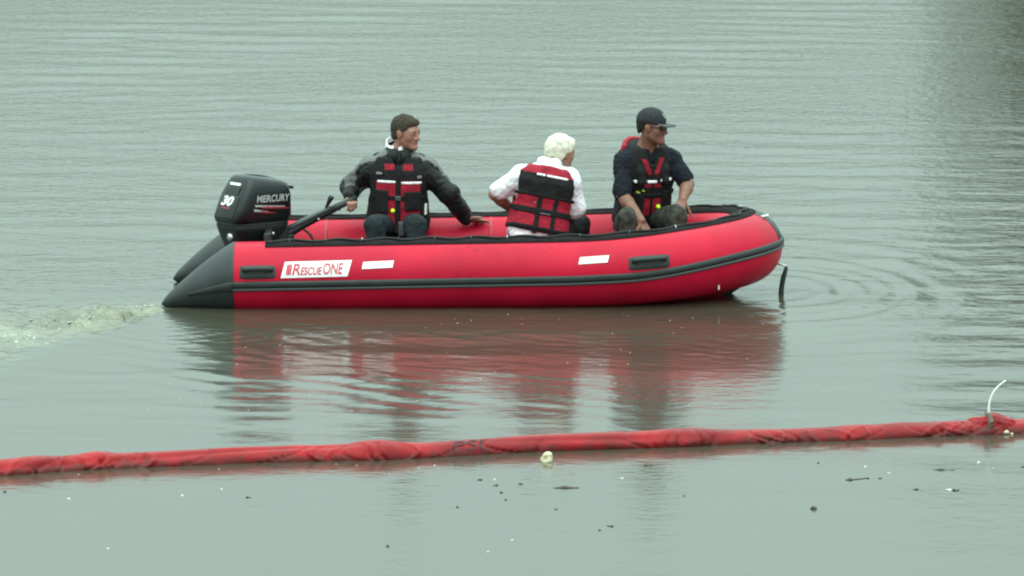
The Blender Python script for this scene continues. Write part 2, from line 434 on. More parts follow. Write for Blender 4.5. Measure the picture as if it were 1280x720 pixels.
# far bank and two trees: above the frame, seen only mirrored in the water
bx = np.linspace(-160, 160, 81); by = np.array([72, 76, 82, 95, 140, 400])
bz = np.array([-.4, 1.9, 3.0, 3.3, 3.6, 5])
BV = [(x, y+1.2*math.sin(x*.11), z+.25*math.sin(x*.37+y)) for x in bx for y, z in zip(by, bz)]
tag(mk('far_bank', BV, grid_faces(81, 6), 'bank'), kind='structure')
def bank_tree(loc, h, wr, seed, label):
    r = np.random.default_rng(seed); root = empty('tree', loc); L = np.array(loc)
    parts = [sweep(smooth_path([L+(0, 0, -.5), L+(.1, 0, h*.25), L+(-.1, .1, h*.5), L+(.15, 0, h*.8)], 5), np.linspace(.26, .05, 16), 8)]
    for k in range(7):
        a = r.uniform(0, 6.28); z0 = h*r.uniform(.25, .55)
        parts.append(sweep([L+(0, 0, z0), L+(math.cos(a)*wr*.4, math.sin(a)*wr*.4, z0+h*.12), L+(math.cos(a)*wr*.75, math.sin(a)*wr*.75, z0+h*.2)], [.09, .06, .02], 6))
    mk('trunk', *join(parts), 'bark', root)
    cl = []
    for k in range(26):
        u = nrm(r.normal(size=3)); cl.append((L+np.array([0, 0, h*.58])+u*np.array([wr*.75, wr*.7, h*.36])*r.random()**.4, r.uniform(.5, 1.0)*wr*.34))
    c = np.vstack([cc+rr*np.array([nrm(v)*r.random()**.33 for v in r.normal(size=(230, 3))]) for cc, rr in cl])
    n = len(c); a = r.normal(size=(n, 3)); a /= np.linalg.norm(a, axis=1)[:, None]; bb = np.cross(a, r.normal(size=(n, 3))); bb /= np.linalg.norm(bb, axis=1)[:, None]
    s = r.uniform(.10, .2, (n, 1))
    VV = np.stack([c-a*s, c+bb*s*.55, c+a*s, c-bb*s*.55], 1).reshape(-1, 3)
    mk('crown', VV, np.arange(4*n).reshape(-1, 4), 'leaf_green', root, smooth=False)
    tag(root, label, 'tree', 'trees on the far bank')
bank_tree((10.2, 74.5, .9), 10.5, 2.9, 1, 'leafy green tree on the far bank mirrored in the water')
bank_tree((13.6, 77, 1.5), 12.0, 3.4, 2, 'taller leafy tree behind on the far bank mirrored in the water')

# ------------------------------------------------------------------ inflatable boat
boat = empty('inflatable_boat', (0, 0, 0))
tag(boat, 'red inflatable rescue boat with grey trim and white name panel carrying three people', 'boat')
YS = .675
def zc(x): return .237+.018*np.minimum(x, .6)+.098*np.clip((x-.35)/1.30, 0, 1)**1.7
st = []
for x in np.linspace(-1.92, .55, 90): st.append((x, -YS))
for th in np.linspace(0, math.pi/2, 46)[1:]:
    st.append((.55+1.10*math.sin(th)**.93, -YS*max(math.cos(th), 0)**.93))
half = np.array(st)
full = np.vstack([half, (half[:-1]*np.array([1, -1]))[::-1]])
FX, FY = full[:, 0], full[:, 1]
FT = np.gradient(full, axis=0); FT /= np.linalg.norm(FT, axis=1)[:, None]
FN = np.stack([FT[:, 1], -FT[:, 0]], 1)                # outboard
FZ = zc(FX); FR = .25-.004*sstep(.5, 1.65, FX)
NS = len(full)
def on_tube(i, phi, off=0):
    r = FR[i]+off
    return np.array([FX[i]+FN[i, 0]*r*math.cos(phi), FY[i]+FN[i, 1]*r*math.cos(phi), FZ[i]+r*math.sin(phi)])
def tube_pt(x, phi, off=0, side=-1):
    """point on the straight part of a side tube"""
    r = .25+off; return np.array([x, side*(YS+r*math.cos(phi)), float(zc(x))+r*math.sin(phi)])
def strip(i0, i1, prof, closed=True, endcap=True, shift=None):
    V = [on_tube(i, R(p+(shift(i) if shift else 0)), o) for i in range(i0, i1) for p, o in prof]
    n, k = i1-i0, len(prof); F = grid_faces(n, k, wrapv=closed)
    if endcap: F += [tuple(range(k)), tuple((n-1)*k+j for j in reversed(range(k)))]
    return np.array(V), F
PH = np.linspace(0, 2*math.pi, 57)[:-1]
V = np.array([on_tube(i, p) for i in range(NS) for p in PH])
tube = mk('buoyancy_tube', V, [f[::-1] for f in grid_faces(NS, len(PH), wrapv=True)], 'pvc_red', boat)
# stern cones
for s in (-1, 1):
    V = []
    ts = np.concatenate([np.linspace(-.02, .9, 24), [.94, .97, .99, 1.0]])
    for q in ts:
        top = .4545-.31*max(q, 0)-.10*max(q, 0)**2; bot = -.0478+.05*max(q, 0)
        c = (top+bot)/2; r = (top-bot)/2+.0025
        if q > .9: r *= math.sqrt(max(0.02, 1-((q-.9)/.1)**2))
        for p in PH: V.append((-1.92-.5*q, s*(YS+r*math.cos(p)), c+r*math.sin(p)))
    n = len(ts); k = len(PH)
    cone = mk('stern_cone', V, grid_faces(n, k, wrapv=True)+[tuple((n-1)*k+j for j in range(k))], 'pvc_grey', boat)
# seams across the inner faces
PI_ = np.linspace(R(100), R(215), 24)
for side in (-1, 1):
    for x in (-1.32, -.15, .52):
        V = [tube_pt(x+dx, p, o, side) for dx, o in ((-.013, -.002), (-.012, .0016), (.012, .0016), (.013, -.002)) for p in PI_]
        mk('seam_tape', V, grid_faces(4, len(PI_)), 'pvc_seam', tube)
# rubbing strake: wide upper rib, narrow lower rib
sshift = lambda i: float(15*sstep(.75, 1.66, FX[i]))
mk('rubbing_strake', *strip(0, NS, [(1.5, -.006), (1, .010), (-1, .016), (-6, .017), (-8.5, .012), (-9, -.006)], shift=sshift), 'rubber', boat)
mk('rubbing_strake_ridge', *strip(0, NS, [(-9.2, -.006), (-9.4, .008), (-10.5, .013), (-12.6, .013), (-13.8, .008), (-14.2, -.006)], shift=sshift), 'rubber_light', boat)
for s in (-1, 1):   # strake runs on over the cones
    V = []
    for q in np.linspace(0, .62, 14):
        top = .4545-.31*q-.10*q*q; bot = -.0478+.05*q; c = (top+bot)/2; r = (top-bot)/2
        for p, o in ((1.5, -.006), (1, .010), (-1, .016), (-12, .014), (-13.8, .008), (-14.2, -.006)):
            sc_ = 1-.45*q
            V.append((-1.92-.5*q, s*(YS+(r+o*(1-q*.9))*math.cos(R(p*sc_))), c+.012*q+(r+o)*math.sin(R(p*sc_))))
    mk('rubbing_strake', V, grid_faces(14, 6, wrapv=True)+[tuple(13*6+j for j in range(6))], 'rubber', boat)
# dark wear band and grab line on top of the tube
j0 = 8
bshift = lambda i: float(14*sstep(.55, 1.45, FX[i]))
mk('wear_band', *strip(j0, NS-j0, [(62, -.004), (63, .005), (72, .008), (88, .009), (104, .007), (106, -.004)], shift=bshift), 'black_band', boat)
gl = []
for i in range(j0, NS-j0):
    ph = R(80+bshift(i)+5*math.sin(i*.55)); gl.append(on_tube(i, ph, .010+.005*abs(math.sin(i*.275))))
mk('grab_line', *sweep(gl, .009, 8), 'rope_black', boat)
for i in list(range(14, NS-10, 9)):       # eyelets the line runs through
    c = on_tube(i, R(80+bshift(i)), .009); th = np.linspace(0, 6.283, 13)[:-1]
    tv = np.array([FT[i, 0], FT[i, 1], 0])
    ring = [c+.014*(math.cos(a)*np.array([FN[i, 0], FN[i, 1], 0])+math.sin(a)*np.array([0, 0, 1])) for a in th]
    Vr = []
    for a, p in zip(th, ring):
        d = nrm(p-c)
        for bq in np.linspace(0, 6.283, 7)[:-1]: Vr.append(p+.004*(math.cos(bq)*d+math.sin(bq)*tv))
    mk('eyelet', Vr, grid_faces(12, 6, wrapv=True, wrapu=True), 'rubber_light' if i % 4 else 'steel', boat)
# bow patch and its bright fitting
c0 = len(half)-1
mk('bow_patch', *strip(c0-5, c0+15, [(11, -.004), (12, .004), (24, .005), (40, .005), (60, .005), (76, .004), (77, -.004)]), 'pvc_grey', boat)
p0 = on_tube(c0-4, R(62), .008); 
mk('bow_fitting', *bbox(p0, (.036, .014, .006), np.array([[.95, -.2, .25], [.2, .98, 0], [-.25, .05, .97]]).T, .4), 'white_patch', boat)
# hull skin under the tubes, keel to bow
xs = np.linspace(-1.9, 1.78, 40); V = []
for x in xs:
    q = np.clip((x-.55)/1.1, 0, 1); hw = YS*max(0.0, 1-q**2.1)**.5+.03
    kz = -.16+.40*np.clip((x-.5)/1.30, 0, 1)**3.2; ez = float(zc(x))-.2
    for s in np.linspace(-1, 1, 13): V.append((x, s*(hw+.05*(1-q)), kz+(ez-kz)*abs(s)**1.3))
mk('hull_bottom', V, [f[::-1] for f in grid_faces(40, 13)], 'hull_red', boat)
kp = [(x, 0, -.165+.40*np.clip((x-.5)/1.30, 0, 1)**3.2) for x in np.linspace(.2, 1.78, 14)]+[(1.85, 0, .30), (1.895, 0, .36)]
mk('keel_strip', *sweep(kp, .022, 8), 'rubber', boat)
# floor, transom, bench seats
fl = []
for k in range(9):
    x0 = -1.7+k*.30; mk('floor_board', *bbox((x0+.145, 0, .075), (.143, .44, .012), None, .3), 'floor_grey', boat)
mk('transom', *bbox((-1.70, 0, .24), (.022, .44, .24), None, .3), 'motor_black', boat)
for x in (-.80, .27, 1.0):
    th_ = mk('bench_seat', *bbox((x, .06 if x < 1 else .1, .315), (.12, .46 if x < 1 else .34, .016), None, .4), 'wood_board', boat)
    for s in (-1, 1): mk('seat_bracket', *bbox((x, .06+s*(.42 if x < 1 else .3), .285), (.10, .02, .02), None, .3), 'rubber', th_)
# carry handles on the outside
for side in (-1, 1):
    for x in (-1.745, .90):
        def hpt(u, v, o):      # u along, v around
            if x < .5: return tube_pt(x+u, R(16+v), o, side)
            fi = float(np.interp(x+u, half[:, 0], np.arange(len(half)))); i = int(fi); q = fi-i
            ia, ib = (i, i+1) if side < 0 else (NS-1-i, NS-2-i)
            return on_tube(ia, R(16+v), o)*(1-q)+on_tube(ib, R(16+v), o)*q
        us = np.linspace(-.13, .13, 15); vs = np.linspace(-12, 12, 9); Vp = []
        for u in us:
            for v in vs:
                e = max(abs(u)/.13, abs(v)/12); rr = (abs(u)/.13)**6+(abs(v)/12)**6
                k = 1 if rr <= 1 else rr**(-1/6)
                Vp.append(hpt(u*k, v*k, .007 if e < .95 else -.003))
        hp = mk('carry_handle', Vp, grid_faces(15, 9), 'rubber', boat)
        gp = [hpt(u, 3+0*u, o) for u, o in ((-.095, .004), (-.088, .030), (-.06, .042), (-.02, .045), (.02, .045), (.06, .042), (.088, .030), (.095, .004))]
        mk('grip', *sweep(smooth_path(gp, 4), .0165, 10), 'rubber_light' if side > 0 else 'rubber', hp)
# white reflective patches and the name panel
def panel(name, x0, x1, a0, a1, skew, m, off, parent, side=-1, tilt=0):
    V = []; nu, nv = 10, 9
    for i in range(nu):
        for j in range(nv):
            v = j/(nv-1); x = x0+(x1-x0)*i/(nu-1)+skew*v; V.append(tube_pt(x, R(a0+(a1-a0)*v+tilt*(i/(nu-1))), off, side))
    n0 = len(V); F = grid_faces(nu, nv)
    return mk(name, V, F, m, parent)
for side in (-1, 1):
    panel('reflective_patch', -1.03, -.82, 18, 29.5, .01, 'white_patch', .0035, boat, side, 1.5)
    panel('reflective_patch', .455, .655, 19, 30.5, .012, 'white_patch', .0035, boat, side, 1)
np_ = panel('name_panel', -1.587, -1.128, 6, 32, .030, 'white_patch', .0035, boat, -1, 1.0)
# lettering on the name panel: small-caps italic with three red bars
def on_panel(V, x0, a0, off):
    return np.array([tube_pt(x0+v[0], R(a0+(v[1]/.25)*57.3), off) for v in V])
def letters(body, size, x0, a0, wdt, shear, parent):
    V, F = text_mesh(body, size, shear, 6, 1, .0016); V[:, 0] -= V[:, 0].min(); V[:, 0] *= wdt/V[:, 0].max()
    mk('lettering', on_panel(V, x0, a0, .0062), F, 'decal_red', parent, smooth=False); return wdt
for k in range(3):
    V = [(k*.0125+.010*v+u*.010, v*.074, 0) for u in (0, 1) for v in np.linspace(0, 1, 6)]
    mk('bar_mark', on_panel(V, -1.552, 10.5, .0062), grid_faces(2, 6), 'decal_red', np_)
xx = -1.508
xx += letters('R', .112, xx, 10.5, .055, .25, np_)+.002
xx += letters('ESCUE', .074, xx, 10.5, .150, .25, np_)+.006
xx += letters('ONE', .108, xx, 11.0, .140, .25, np_)
for k, (x_, a_) in enumerate([(-.47, 58), (-.36, 52), (-.30, 57), (-.24, 47), (.9 - .62, 50)]):      # old scuffs on the skin
    r_ = np.random.default_rng(k+3); q = np.cumsum(r_.normal(0, .006, (7, 2)), 0)
    mk('scuff_mark', *sweep(smooth_path([tube_pt(x_+u*2.2, R(a_)+v*3, -.0012) for u, v in q], 3), .0032, 5), 'pvc_seam', tube)
# lifting rings on the inner faces
for s, xsr in ((1, (-1.15, -.52, -.155, .25, .7)), (-1, (-1.15, -.52, -.155, .25, .7))):
    for x in xsr:
        ph = math.pi-R(16); c = tube_pt(x, ph, .004, s)
        n = np.array([0, s*math.cos(ph), math.sin(ph)]); u = np.array([1., 0, 0]); v = np.cross(n, u)
        th = np.linspace(0, 6.283, 17)[:-1]
        pd = mk('ring_patch', [c+n*.003*(rr < .03)+rr*(math.cos(a)*u+math.sin(a)*v) for rr in (.04, .028, .001) for a in th], grid_faces(3, 16, wrapv=True), 'pvc_red', boat)
        V = []
        for a in th:
            d = math.cos(a)*u+math.sin(a)*v; p = c+n*.014+.026*d
            for bq in np.linspace(0, 6.283, 7)[:-1]: V.append(p+.0055*(math.cos(bq)*d+math.sin(bq)*n))
        mk('lifting_ring', V, grid_faces(16, 6, wrapv=True, wrapu=True), 'white_patch', pd)
# towing strap hanging from the bow ring into the water
bw = smooth_path([(1.925, -.05, .205), (1.916, -.05, .17), (1.902, -.05, .12), (1.892, -.05, .06), (1.888, -.05, 0.0), (1.892, -.05, -.06)], 5)
tw = mk('tow_strap', *sweep(bw, [.010, .015, .018, .018, .019, .017], 8), 'rubber', boat)
mk('tow_link', *sweep(smooth_path([(1.80, -.02, .215), (1.86, -.03, .222), (1.925, -.05, .205)], 5), [.016, .010, .006], 8), 'steel', tw)
# small pale drip mark / drain tag on the lower side
i_d = int(np.argmin(np.abs(half[:, 0]-1.33)))
mk('drain_tag', *bbox(on_tube(i_d, R(-42), .002), (.005, .006, .022), None, .3), 'white_patch', boat)

# ------------------------------------------------------------------ outboard motor
MO = np.array([-1.80, 0.0, 0.0]); YAW = R(38)
cM, sM = math.cos(YAW), math.sin(YAW)
def mot(P):
    P = np.asarray(P, float).reshape(-1, 3)
    return np.stack([cM*P[:, 0]-sM*P[:, 1], sM*P[:, 0]+cM*P[:, 1], P[:, 2]], 1)+MO
motor = empty('outboard_motor', (-1.80, 0, -.45))
tag(motor, 'black outboard motor numbered 30 clamped to the stern of the inflatable boat', 'outboard motor')
def ring_loft(secs, n=48, cap=True):
    V = []
    for (z, xb, xf, hw, e, sl) in secs:
        for k in range(n):
            t_ = 2*math.pi*k/n; c, s = math.cos(t_), math.sin(t_)
            x = (xf+xb)/2+(xf-xb)/2*math.copysign(abs(c)**(2/e), c); y = hw*math.copysign(abs(s)**(2/e), s)
            y *= 1-.16*max(0, (x-.02))/.2                     # narrower to the front
            V.append((x, y, z-sl*(x-xb)))
    F = [f[::-1] for f in grid_faces(len(secs), n, wrapv=True)][::1]
    F = grid_faces(len(secs), n, wrapv=True)
    if cap: F += [tuple(reversed(range(n))), tuple((len(secs)-1)*n+k for k in range(n))]
    return mot(V), [f[::-1] for f in F]
cowl_secs = [(.515, -.262, .232, .150, 5, .0), (.53, -.272, .236, .160, 5, 0), (.56, -.268, .238, .165, 7, 0), (.64, -.236, .237, .165, 7, .01),
             (.72, -.200, .235, .162, 7, .03), (.78, -.170, .231, .155, 5, .07), (.825, -.150, .222, .140, 4.5, .12), (.845, -.135, .200, .122, 4, .15),
             (.853, -.110, .17, .09, 3.5, .155), (.855, -.05, .08, .03, 3, .155)]
cowl = mk('cowling', *ring_loft(cowl_secs), 'cowl_black', motor)
low = mk('lower_cowl', *ring_loft([(.30, -.20, .13, .09, 3.5, 0), (.34, -.215, .17, .11, 4, 0), (.40, -.235, .205, .135, 4.5, 0), (.47, -.255, .225, .150, 5, 0), (.505, -.265, .228, .156, 5, 0), (.512, -.262, .226, .152, 5, 0)]), 'motor_black', motor)
mk('cowl_seam', *ring_loft([(.506, -.258, .225, .149, 5, 0), (.522, -.258, .225, .149, 5, 0)]), 'rubber', motor)
mk('midsection', *ring_loft([(-.45, -.10, .06, .03, 2.5, 0), (-.2, -.13, .07, .045, 2.5, 0), (.1, -.16, .09, .06, 3, 0), (.31, -.19, .12, .085, 3.5, 0)]), 'motor_black', motor)
mk('cavitation_plate', *ring_loft([(-.30, -.26, .09, .09, 3, 0), (-.292, -.26, .09, .09, 3, 0)]), 'motor_black', motor)
mk('clamp_bracket', *bbox(mot([(.125, 0, .33)])[0], (.085, .12, .16), np.array([[cM, -sM, 0], [sM, cM, 0], [0, 0, 1]]), .2), 'motor_black', motor)
RM = np.array([[cM, -sM, 0], [sM, cM, 0], [0, 0, 1]])
def mbox(name, c, h, m, tilt=0, parent=None, bev=.3):
    ct, s_ = math.cos(tilt), math.sin(tilt); Ry = np.array([[ct, 0, s_], [0, 1, 0], [-s_, 0, ct]])
    return mk(name, *bbox(mot([c])[0], h, RM @ Ry, bev), m, parent or motor)
# rear face: slanted plane from (-.272,.53) to (-.150,.825)
tl = math.atan2(.122, .295)
def rearp(v, y, o=0):        # v metres up the slope
    z = .53+math.cos(tl)*v; x = float(np.interp(z, [.53, .56, .64, .72, .78, .825], [-.272, -.268, -.236, -.200, -.170, -.150]))
    return (x-math.cos(tl)*o, y, z+math.sin(tl)*o)
mbox('rear_intake', rearp(.225, 0, -.006), (.012, .075, .036), 'rubber', tl, cowl)
mbox('rear_trim', rearp(.282, 0.0, .001), (.004, .062, .010), 'decal_white', tl, cowl)
mbox('rear_panel', rearp(.115, -.0, -.004), (.008, .105, .085), 'cowl_black', tl, cowl, .6)
V, F = text_mesh('30', .092, .2, 2, 1.35, .004); V[:, 0] -= V[:, 0].mean()
mk('number_mark', mot([rearp(.125+v[1], -v[0]+.015, .0075) for v in V]), F, 'decal_white', cowl, smooth=False)
mk('red_stripe', mot([rearp(.10+.010*b_, -a_*.1+.06, .006) for a_ in (0, 1) for b_ in (0, 1)]), [(0, 2, 3, 1)], 'decal_dkred', cowl, smooth=False)
# starboard side markings on the flank facing the camera
def sidep(x, z, o):
    hw = np.interp(z, [.53, .56, .64, .72, .78, .825], [.160, .165, .165, .162, .155, .140])
    return (x, -(hw*(1-.16*max(0, x-.02)/.2))-o, z)
V, F = text_mesh('MERCURY', .066, .15, 3, 1.0, .002); V[:, 0] -= V[:, 0].min(); V[:, 0] *= .30/V[:, 0].max()
mk('brand_lettering', mot([sidep(-.105+v[0], .672+v[1]-.02*v[0], .004) for v in V]), F, 'decal_silver', cowl, smooth=False)
def swoosh(name, x0, x1, z0, z1, h0, h1, m):
    V = []
    for u in np.linspace(0, 1, 9):
        x = x0+(x1-x0)*u; z = z0+(z1-z0)*u; hh = h0+(h1-h0)*u
        V += [sidep(x, z-hh, .004), sidep(x, z+hh, .004)]
    mk(name, mot(V), grid_faces(9, 2), m, cowl, smooth=False)
swoosh('silver_swoosh', -.12, .15, .648, .628, .007, .003, 'decal_silver')
swoosh('red_swoosh', -.06, .19, .637, .612, .010, .003, 'decal_dkred')
swoosh('silver_swoosh', -.13, -.01, .618, .600, .009, .003, 'decal_silver')
swoosh('red_swoosh', -.08, .06, .605, .588, .008, .002, 'decal_dkred')
mbox('cowl_latch', (.262, 0, .745), (.034, .05, .010), 'motor_black', .12, cowl)
mk('idle_port', *sweep(mot([(-.245, -.06, .43), (-.268, -.06, .43)]), .026, 14), 'steel', low)
mk('flush_cap', *sweep(mot([(.05, -.128, .44), (.05, -.150, .44)]), .012, 10), 'steel', low)
# tiller arm with shift lever and rubber grip
tiller = mk('tiller_arm', *sweep([(-1.64, .05, .40), (-1.58, .09, .425), (-1.47, .14, .48), (-1.35, .19, .535), (-1.25, .232, .58)], [.05, .042, .034, .030, .026], 12), 'motor_black', motor)
mk('tiller_cover', *sweep([(-1.60, .055, .445), (-1.47, .115, .505), (-1.35, .165, .557), (-1.27, .20, .592)], [.022, .020, .018, .016], 10), 'cowl_grey', tiller)
mk('twist_grip', *sweep([(-1.27, .224, .572), (-1.24, .236, .588), (-1.17, .262, .618), (-1.10, .288, .648)], [.022, .026, .0225, .0225], 14), 'rubber', tiller)
mk('shift_lever', *sweep([(-1.325, .19, .555), (-1.305, .19, .60), (-1.288, .19, .635), (-1.275, .19, .66), (-1.268, .19, .672)], [.010, .011, .016, .021, .019], 10), 'motor_black', tiller)
mk('tiller_bolt', *sweep([(-1.36, .15, .515), (-1.362, .135, .513)], .008, 8), 'steel', tiller)
mk('tiller_cable', *sweep(smooth_path([(-1.47, .12, .45), (-1.42, .10, .41), (-1.40, .10, .36), (-1.44, .12, .31)], 5), .009, 6), 'rope_black', tiller)
mk('tiller_bracket', *bbox((-1.64, .05, .37), (.10, .06, .05), RM, .3), 'motor_black', motor)

# ------------------------------------------------------------------ people
A3 = lambda v: np.asarray(v, float)
TORSO = [(-.10, .135, .105, .0), (-.03, .165, .125, 0), (.05, .168, .128, 0), (.14, .155, .122, .004), (.22, .152, .118, .004), (.30, .165, .122, -.004),
         (.38, .180, .118, -.012), (.44, .172, .102, -.016), (.48, .130, .085, -.016), (.52, .075, .065, -.012), (.56, .05, .05, -.008)]
class Person:
    def __init__(s, J, build=1.0):
        s.J = {k: A3(v) for k, v in J.items()}; J = s.J
        s.up = nrm(J['neck']-J['pel']); s.len = np.linalg.norm(J['neck']-J['pel']); s.build = build
        r = J['rs']-J['ls']; r = r-s.up*(r@s.up); s.rt = nrm(r); s.fw = np.cross(s.up, s.rt)
        s.M = np.stack([s.rt, s.fw, s.up])
        T = np.array(TORSO); s.S = T[:, 0]*s.len/.5; s.HW = T[:, 1]*build; s.HD = T[:, 2]*build; s.YO = T[:, 3]
        hf = nrm(J['face']); hu = A3(J.get('hup', (0, 0, 1))); hu = nrm(hu-hf*(hu@hf)); s.H = np.stack([np.cross(hf, hu), hf, hu])
    def W(s, x, y, z): return s.J['pel']+x*s.rt+y*s.fw+z*s.up          # torso local -> world
    def HL(s, x, y, z): return s.J['head']+x*s.H[0]+y*s.H[1]+z*s.H[2]    # head local -> world
    def torso(s, off=0., s0=-.1, s1=.56, offd=None, belly=0.):
        c = s.J['pel']; M = s.M; offd = off if offd is None else offd
        def fn(x, y, z):
            X, Y, Z = x-c[0], y-c[1], z-c[2]
            a = M[0][0]*X+M[0][1]*Y+M[0][2]*Z; f = M[1][0]*X+M[1][1]*Y+M[1][2]*Z; u = M[2][0]*X+M[2][1]*Y+M[2][2]*Z
            hw = np.interp(u, s.S, s.HW).astype(np.float32)+off; hd = np.interp(u, s.S, s.HD).astype(np.float32)+offd
            f = f-np.interp(u, s.S, s.YO).astype(np.float32)-belly*np.exp(-((u-.12)/.12)**2)
            e = 2.6
            d = ((np.abs(a)/hw)**e+(np.abs(f)/hd)**e)**(1/e)-1
            d = d*np.minimum(hw, hd)
            return np.maximum(d, np.maximum(u-s1*s.len/.5, s0-u))
        P = np.array([s.W(i, j, k) for i in (-.26, .26) for j in (-.24, .24) for k in (s0-.01, s1*s.len/.5+.01)])
        return fn, P.min(0), P.max(0)
    def slab(s, x0, x1, y0, y1, z0, z1, rd=.004):
        return box_p(s.W((x0+x1)/2, (y0+y1)/2, (z0+z1)/2), (abs(x1-x0)/2, abs(y1-y0)/2, abs(z1-z0)/2), s.M, rd)
def fld(prims, h, pad=.03):
    lo = np.min([p[1] for p, k in prims], 0)-pad; hi = np.max([p[2] for p, k in prims], 0)+pad
    f = Field(lo, hi, h)
    for p, k in prims: f.add(p, k)
    return f
def hand_prims(W_, D_, N_, side, curl, spread=.10, thumb=(.75, .55, .3), tcurl=.5):
    D_ = nrm(D_); N_ = A3(N_); N_ = nrm(N_-D_*(N_@D_)); S_ = side*np.cross(D_, N_); W_ = A3(W_)
    out = []
    offs = (.030, .0105, -.0095, -.028); lens = (.072, .080, .074, .058); kn = (.088, .092, .087, .078)
    for o, l, kk, c in zip(offs, lens, kn, curl):
        k0 = W_+D_*kk+S_*o
        out.append((cap_p(W_+S_*o*.55+D_*.005, k0, .0155, .0125), .012))
        d = nrm(D_+S_*o*spread/.03); p = k0; ang = 0
        for q, r0, r1 in ((.45, .0100, .0092), (.31, .0092, .0084), (.24, .0084, .0072)):
            ang += c; v = nrm(d*math.cos(ang)+N_*math.sin(ang)); p2 = p+v*l*q
            out.append((cap_p(p, p2, r0, r1), .003)); p = p2
    p = W_+S_*.020+D_*.020; v = nrm(S_*thumb[0]+D_*thumb[1]+N_*thumb[2])
    out.append((cap_p(W_+D_*.012, p+v*.012, .017, .0155), .012))
    for l, r0, r1 in ((.045, .0145, .0115), (.033, .0115, .0100), (.027, .0100, .0085)):
        p2 = p+v*l; out.append((cap_p(p, p2, r0, r1), .004)); p = p2; v = nrm(v+(D_*.35+N_*.25)*tcurl)
    return out
def head_prims(p, fat=1.0):
    H = p.HL; M = p.H; o = []
    o += [(ell_p(H(0, -.014, .036), (.076, .096, .088), M), .01), (ell_p(H(0, .028, -.040), (.060*fat, .060, .074), M), .03)]
    for sx in (-1, 1):
        o += [(cap_p(H(sx*.047*fat, .0, -.050), H(sx*.016, .070, -.094), .022, .018), .025), (ell_p(H(sx*.043, .055, -.018), (.022, .018, .022), M), .035)]
        o += [(ell_p(H(sx*.079, -.006, -.006), (.010, .020, .033), M), .006), (ell_p(H(sx*.083, -.012, .006), (.008, .017, .022), M), .004)]
    o += [(cap_p(H(-.042, .070, .020), H(.042, .070, .020), .015, .015), .03), (ell_p(H(0, .080, -.092), (.022, .018, .020), M), .02)]
    o += [(cap_p(H(0, .084, .010), H(0, .105, -.028), .009, .0135), .012), (cap_p(H(-.013, .095, -.034), H(.013, .095, -.034), .010, .010), .008)]
    o += [(cap_p(H(-.020, .082, -.058), H(.020, .082, -.058), .0085, .0085), .008), (cap_p(H(-.017, .080, -.069), H(.017, .080, -.069), .009, .009), .006)]
    return o
def body_mesh(p, hands, root, skin, legs=True, fat=1.0, armr=1.0):
    J = p.J; pr = [(p.torso(), .01)] + head_prims(p, fat)
    pr.append((cap_p(p.HL(0, -.018, -.05), J['neck']-p.up*.02-p.fw*.012, .056, .064), .02))
    for s in 'rl':
        a, b, c = J[s+'s'], J[s+'e'], J[s+'w']
        pr += [(cap_p(a, b, .055*armr, .043*armr), .03), (cap_p(b, b+(c-b)*.3, .042*armr, .044*armr), .01), (cap_p(b+(c-b)*.3, c, .044*armr, .028*armr), .01)]
        if legs:
            h = p.W((.09 if s == 'r' else -.09), .0, -.02)
            pr += [(cap_p(h, J[s+'k'], .085, .056), .03), (cap_p(J[s+'k'], J[s+'a'], .055, .04), .02)]
    n_hand = []
    for hp in hands: pr += hp
    f = fld(pr, .0052)
    for sx in (-1, 1): f.cut(ell_p(p.HL(sx*.031, .104, .001), (.016, .016, .009), p.H), .012)
    f.cut(cap_p(p.HL(-.015, .094, -.0635), p.HL(.015, .094, -.0635), .0022, .0022), .004)
    for sx in (-1, 1): f.add(ell_p(p.HL(sx*.031, .076, .001), (.012, .0125, .0115), p.H), .003)
    V, Q = f.mesh(); c = V[Q].mean(1)-J['head']; L = c @ p.H.T
    mi = np.zeros(len(Q), int); ax_ = np.abs(L[:, 0])
    mi[(L[:, 1] > .072) & (np.abs(L[:, 2]+.0635) < .012) & (ax_ < .026)] = 1
    mi[(L[:, 1] > .055) & (np.abs(L[:, 2]-.024+ax_*.05) < .004) & (ax_ > .014) & (ax_ < .05)] = 2
    mi[(L[:, 1] > .070) & (np.abs(L[:, 2]-.001) < .0045) & (np.abs(ax_-.031) < .012)] = 3
    return mk('body', V, Q, [skin, 'lip', 'brow', 'eye'], root, mi=mi)
def hair_mesh(p, root, m, thick=.013, plane=(.040, .052, 1.0), nape=-.055, amp=.004, wsc=95, tuft=None):
    f = fld([(ell_p(p.HL(0, -.016, .036), (.076+thick, .096+thick, .090+thick), p.H), .01), (ell_p(p.HL(0, -.045, -.020), (.066+thick*.6, .055+thick, .055), p.H), .02)], .005)
    h = p.J['head']; M = p.H
    def cl(x, y, z):
        Y = M[1][0]*(x-h[0])+M[1][1]*(y-h[1])+M[1][2]*(z-h[2]); Z = M[2][0]*(x-h[0])+M[2][1]*(y-h[1])+M[2][2]*(z-h[2])
        X = M[0][0]*(x-h[0])+M[0][1]*(y-h[1])+M[0][2]*(z-h[2])
        return np.maximum(((Y-plane[0])-plane[2]*(Z-plane[1])+.25*np.abs(X)*0)/1.4, nape-Z)
    f.clip(cl)
    if tuft: f.add(ell_p(p.HL(0, *tuft[:2]), tuft[2:], p.H), .02)
    f.wrinkle(amp, wsc, 2)
    V, Q = f.mesh(); return mk('hair', V, Q, m, root)
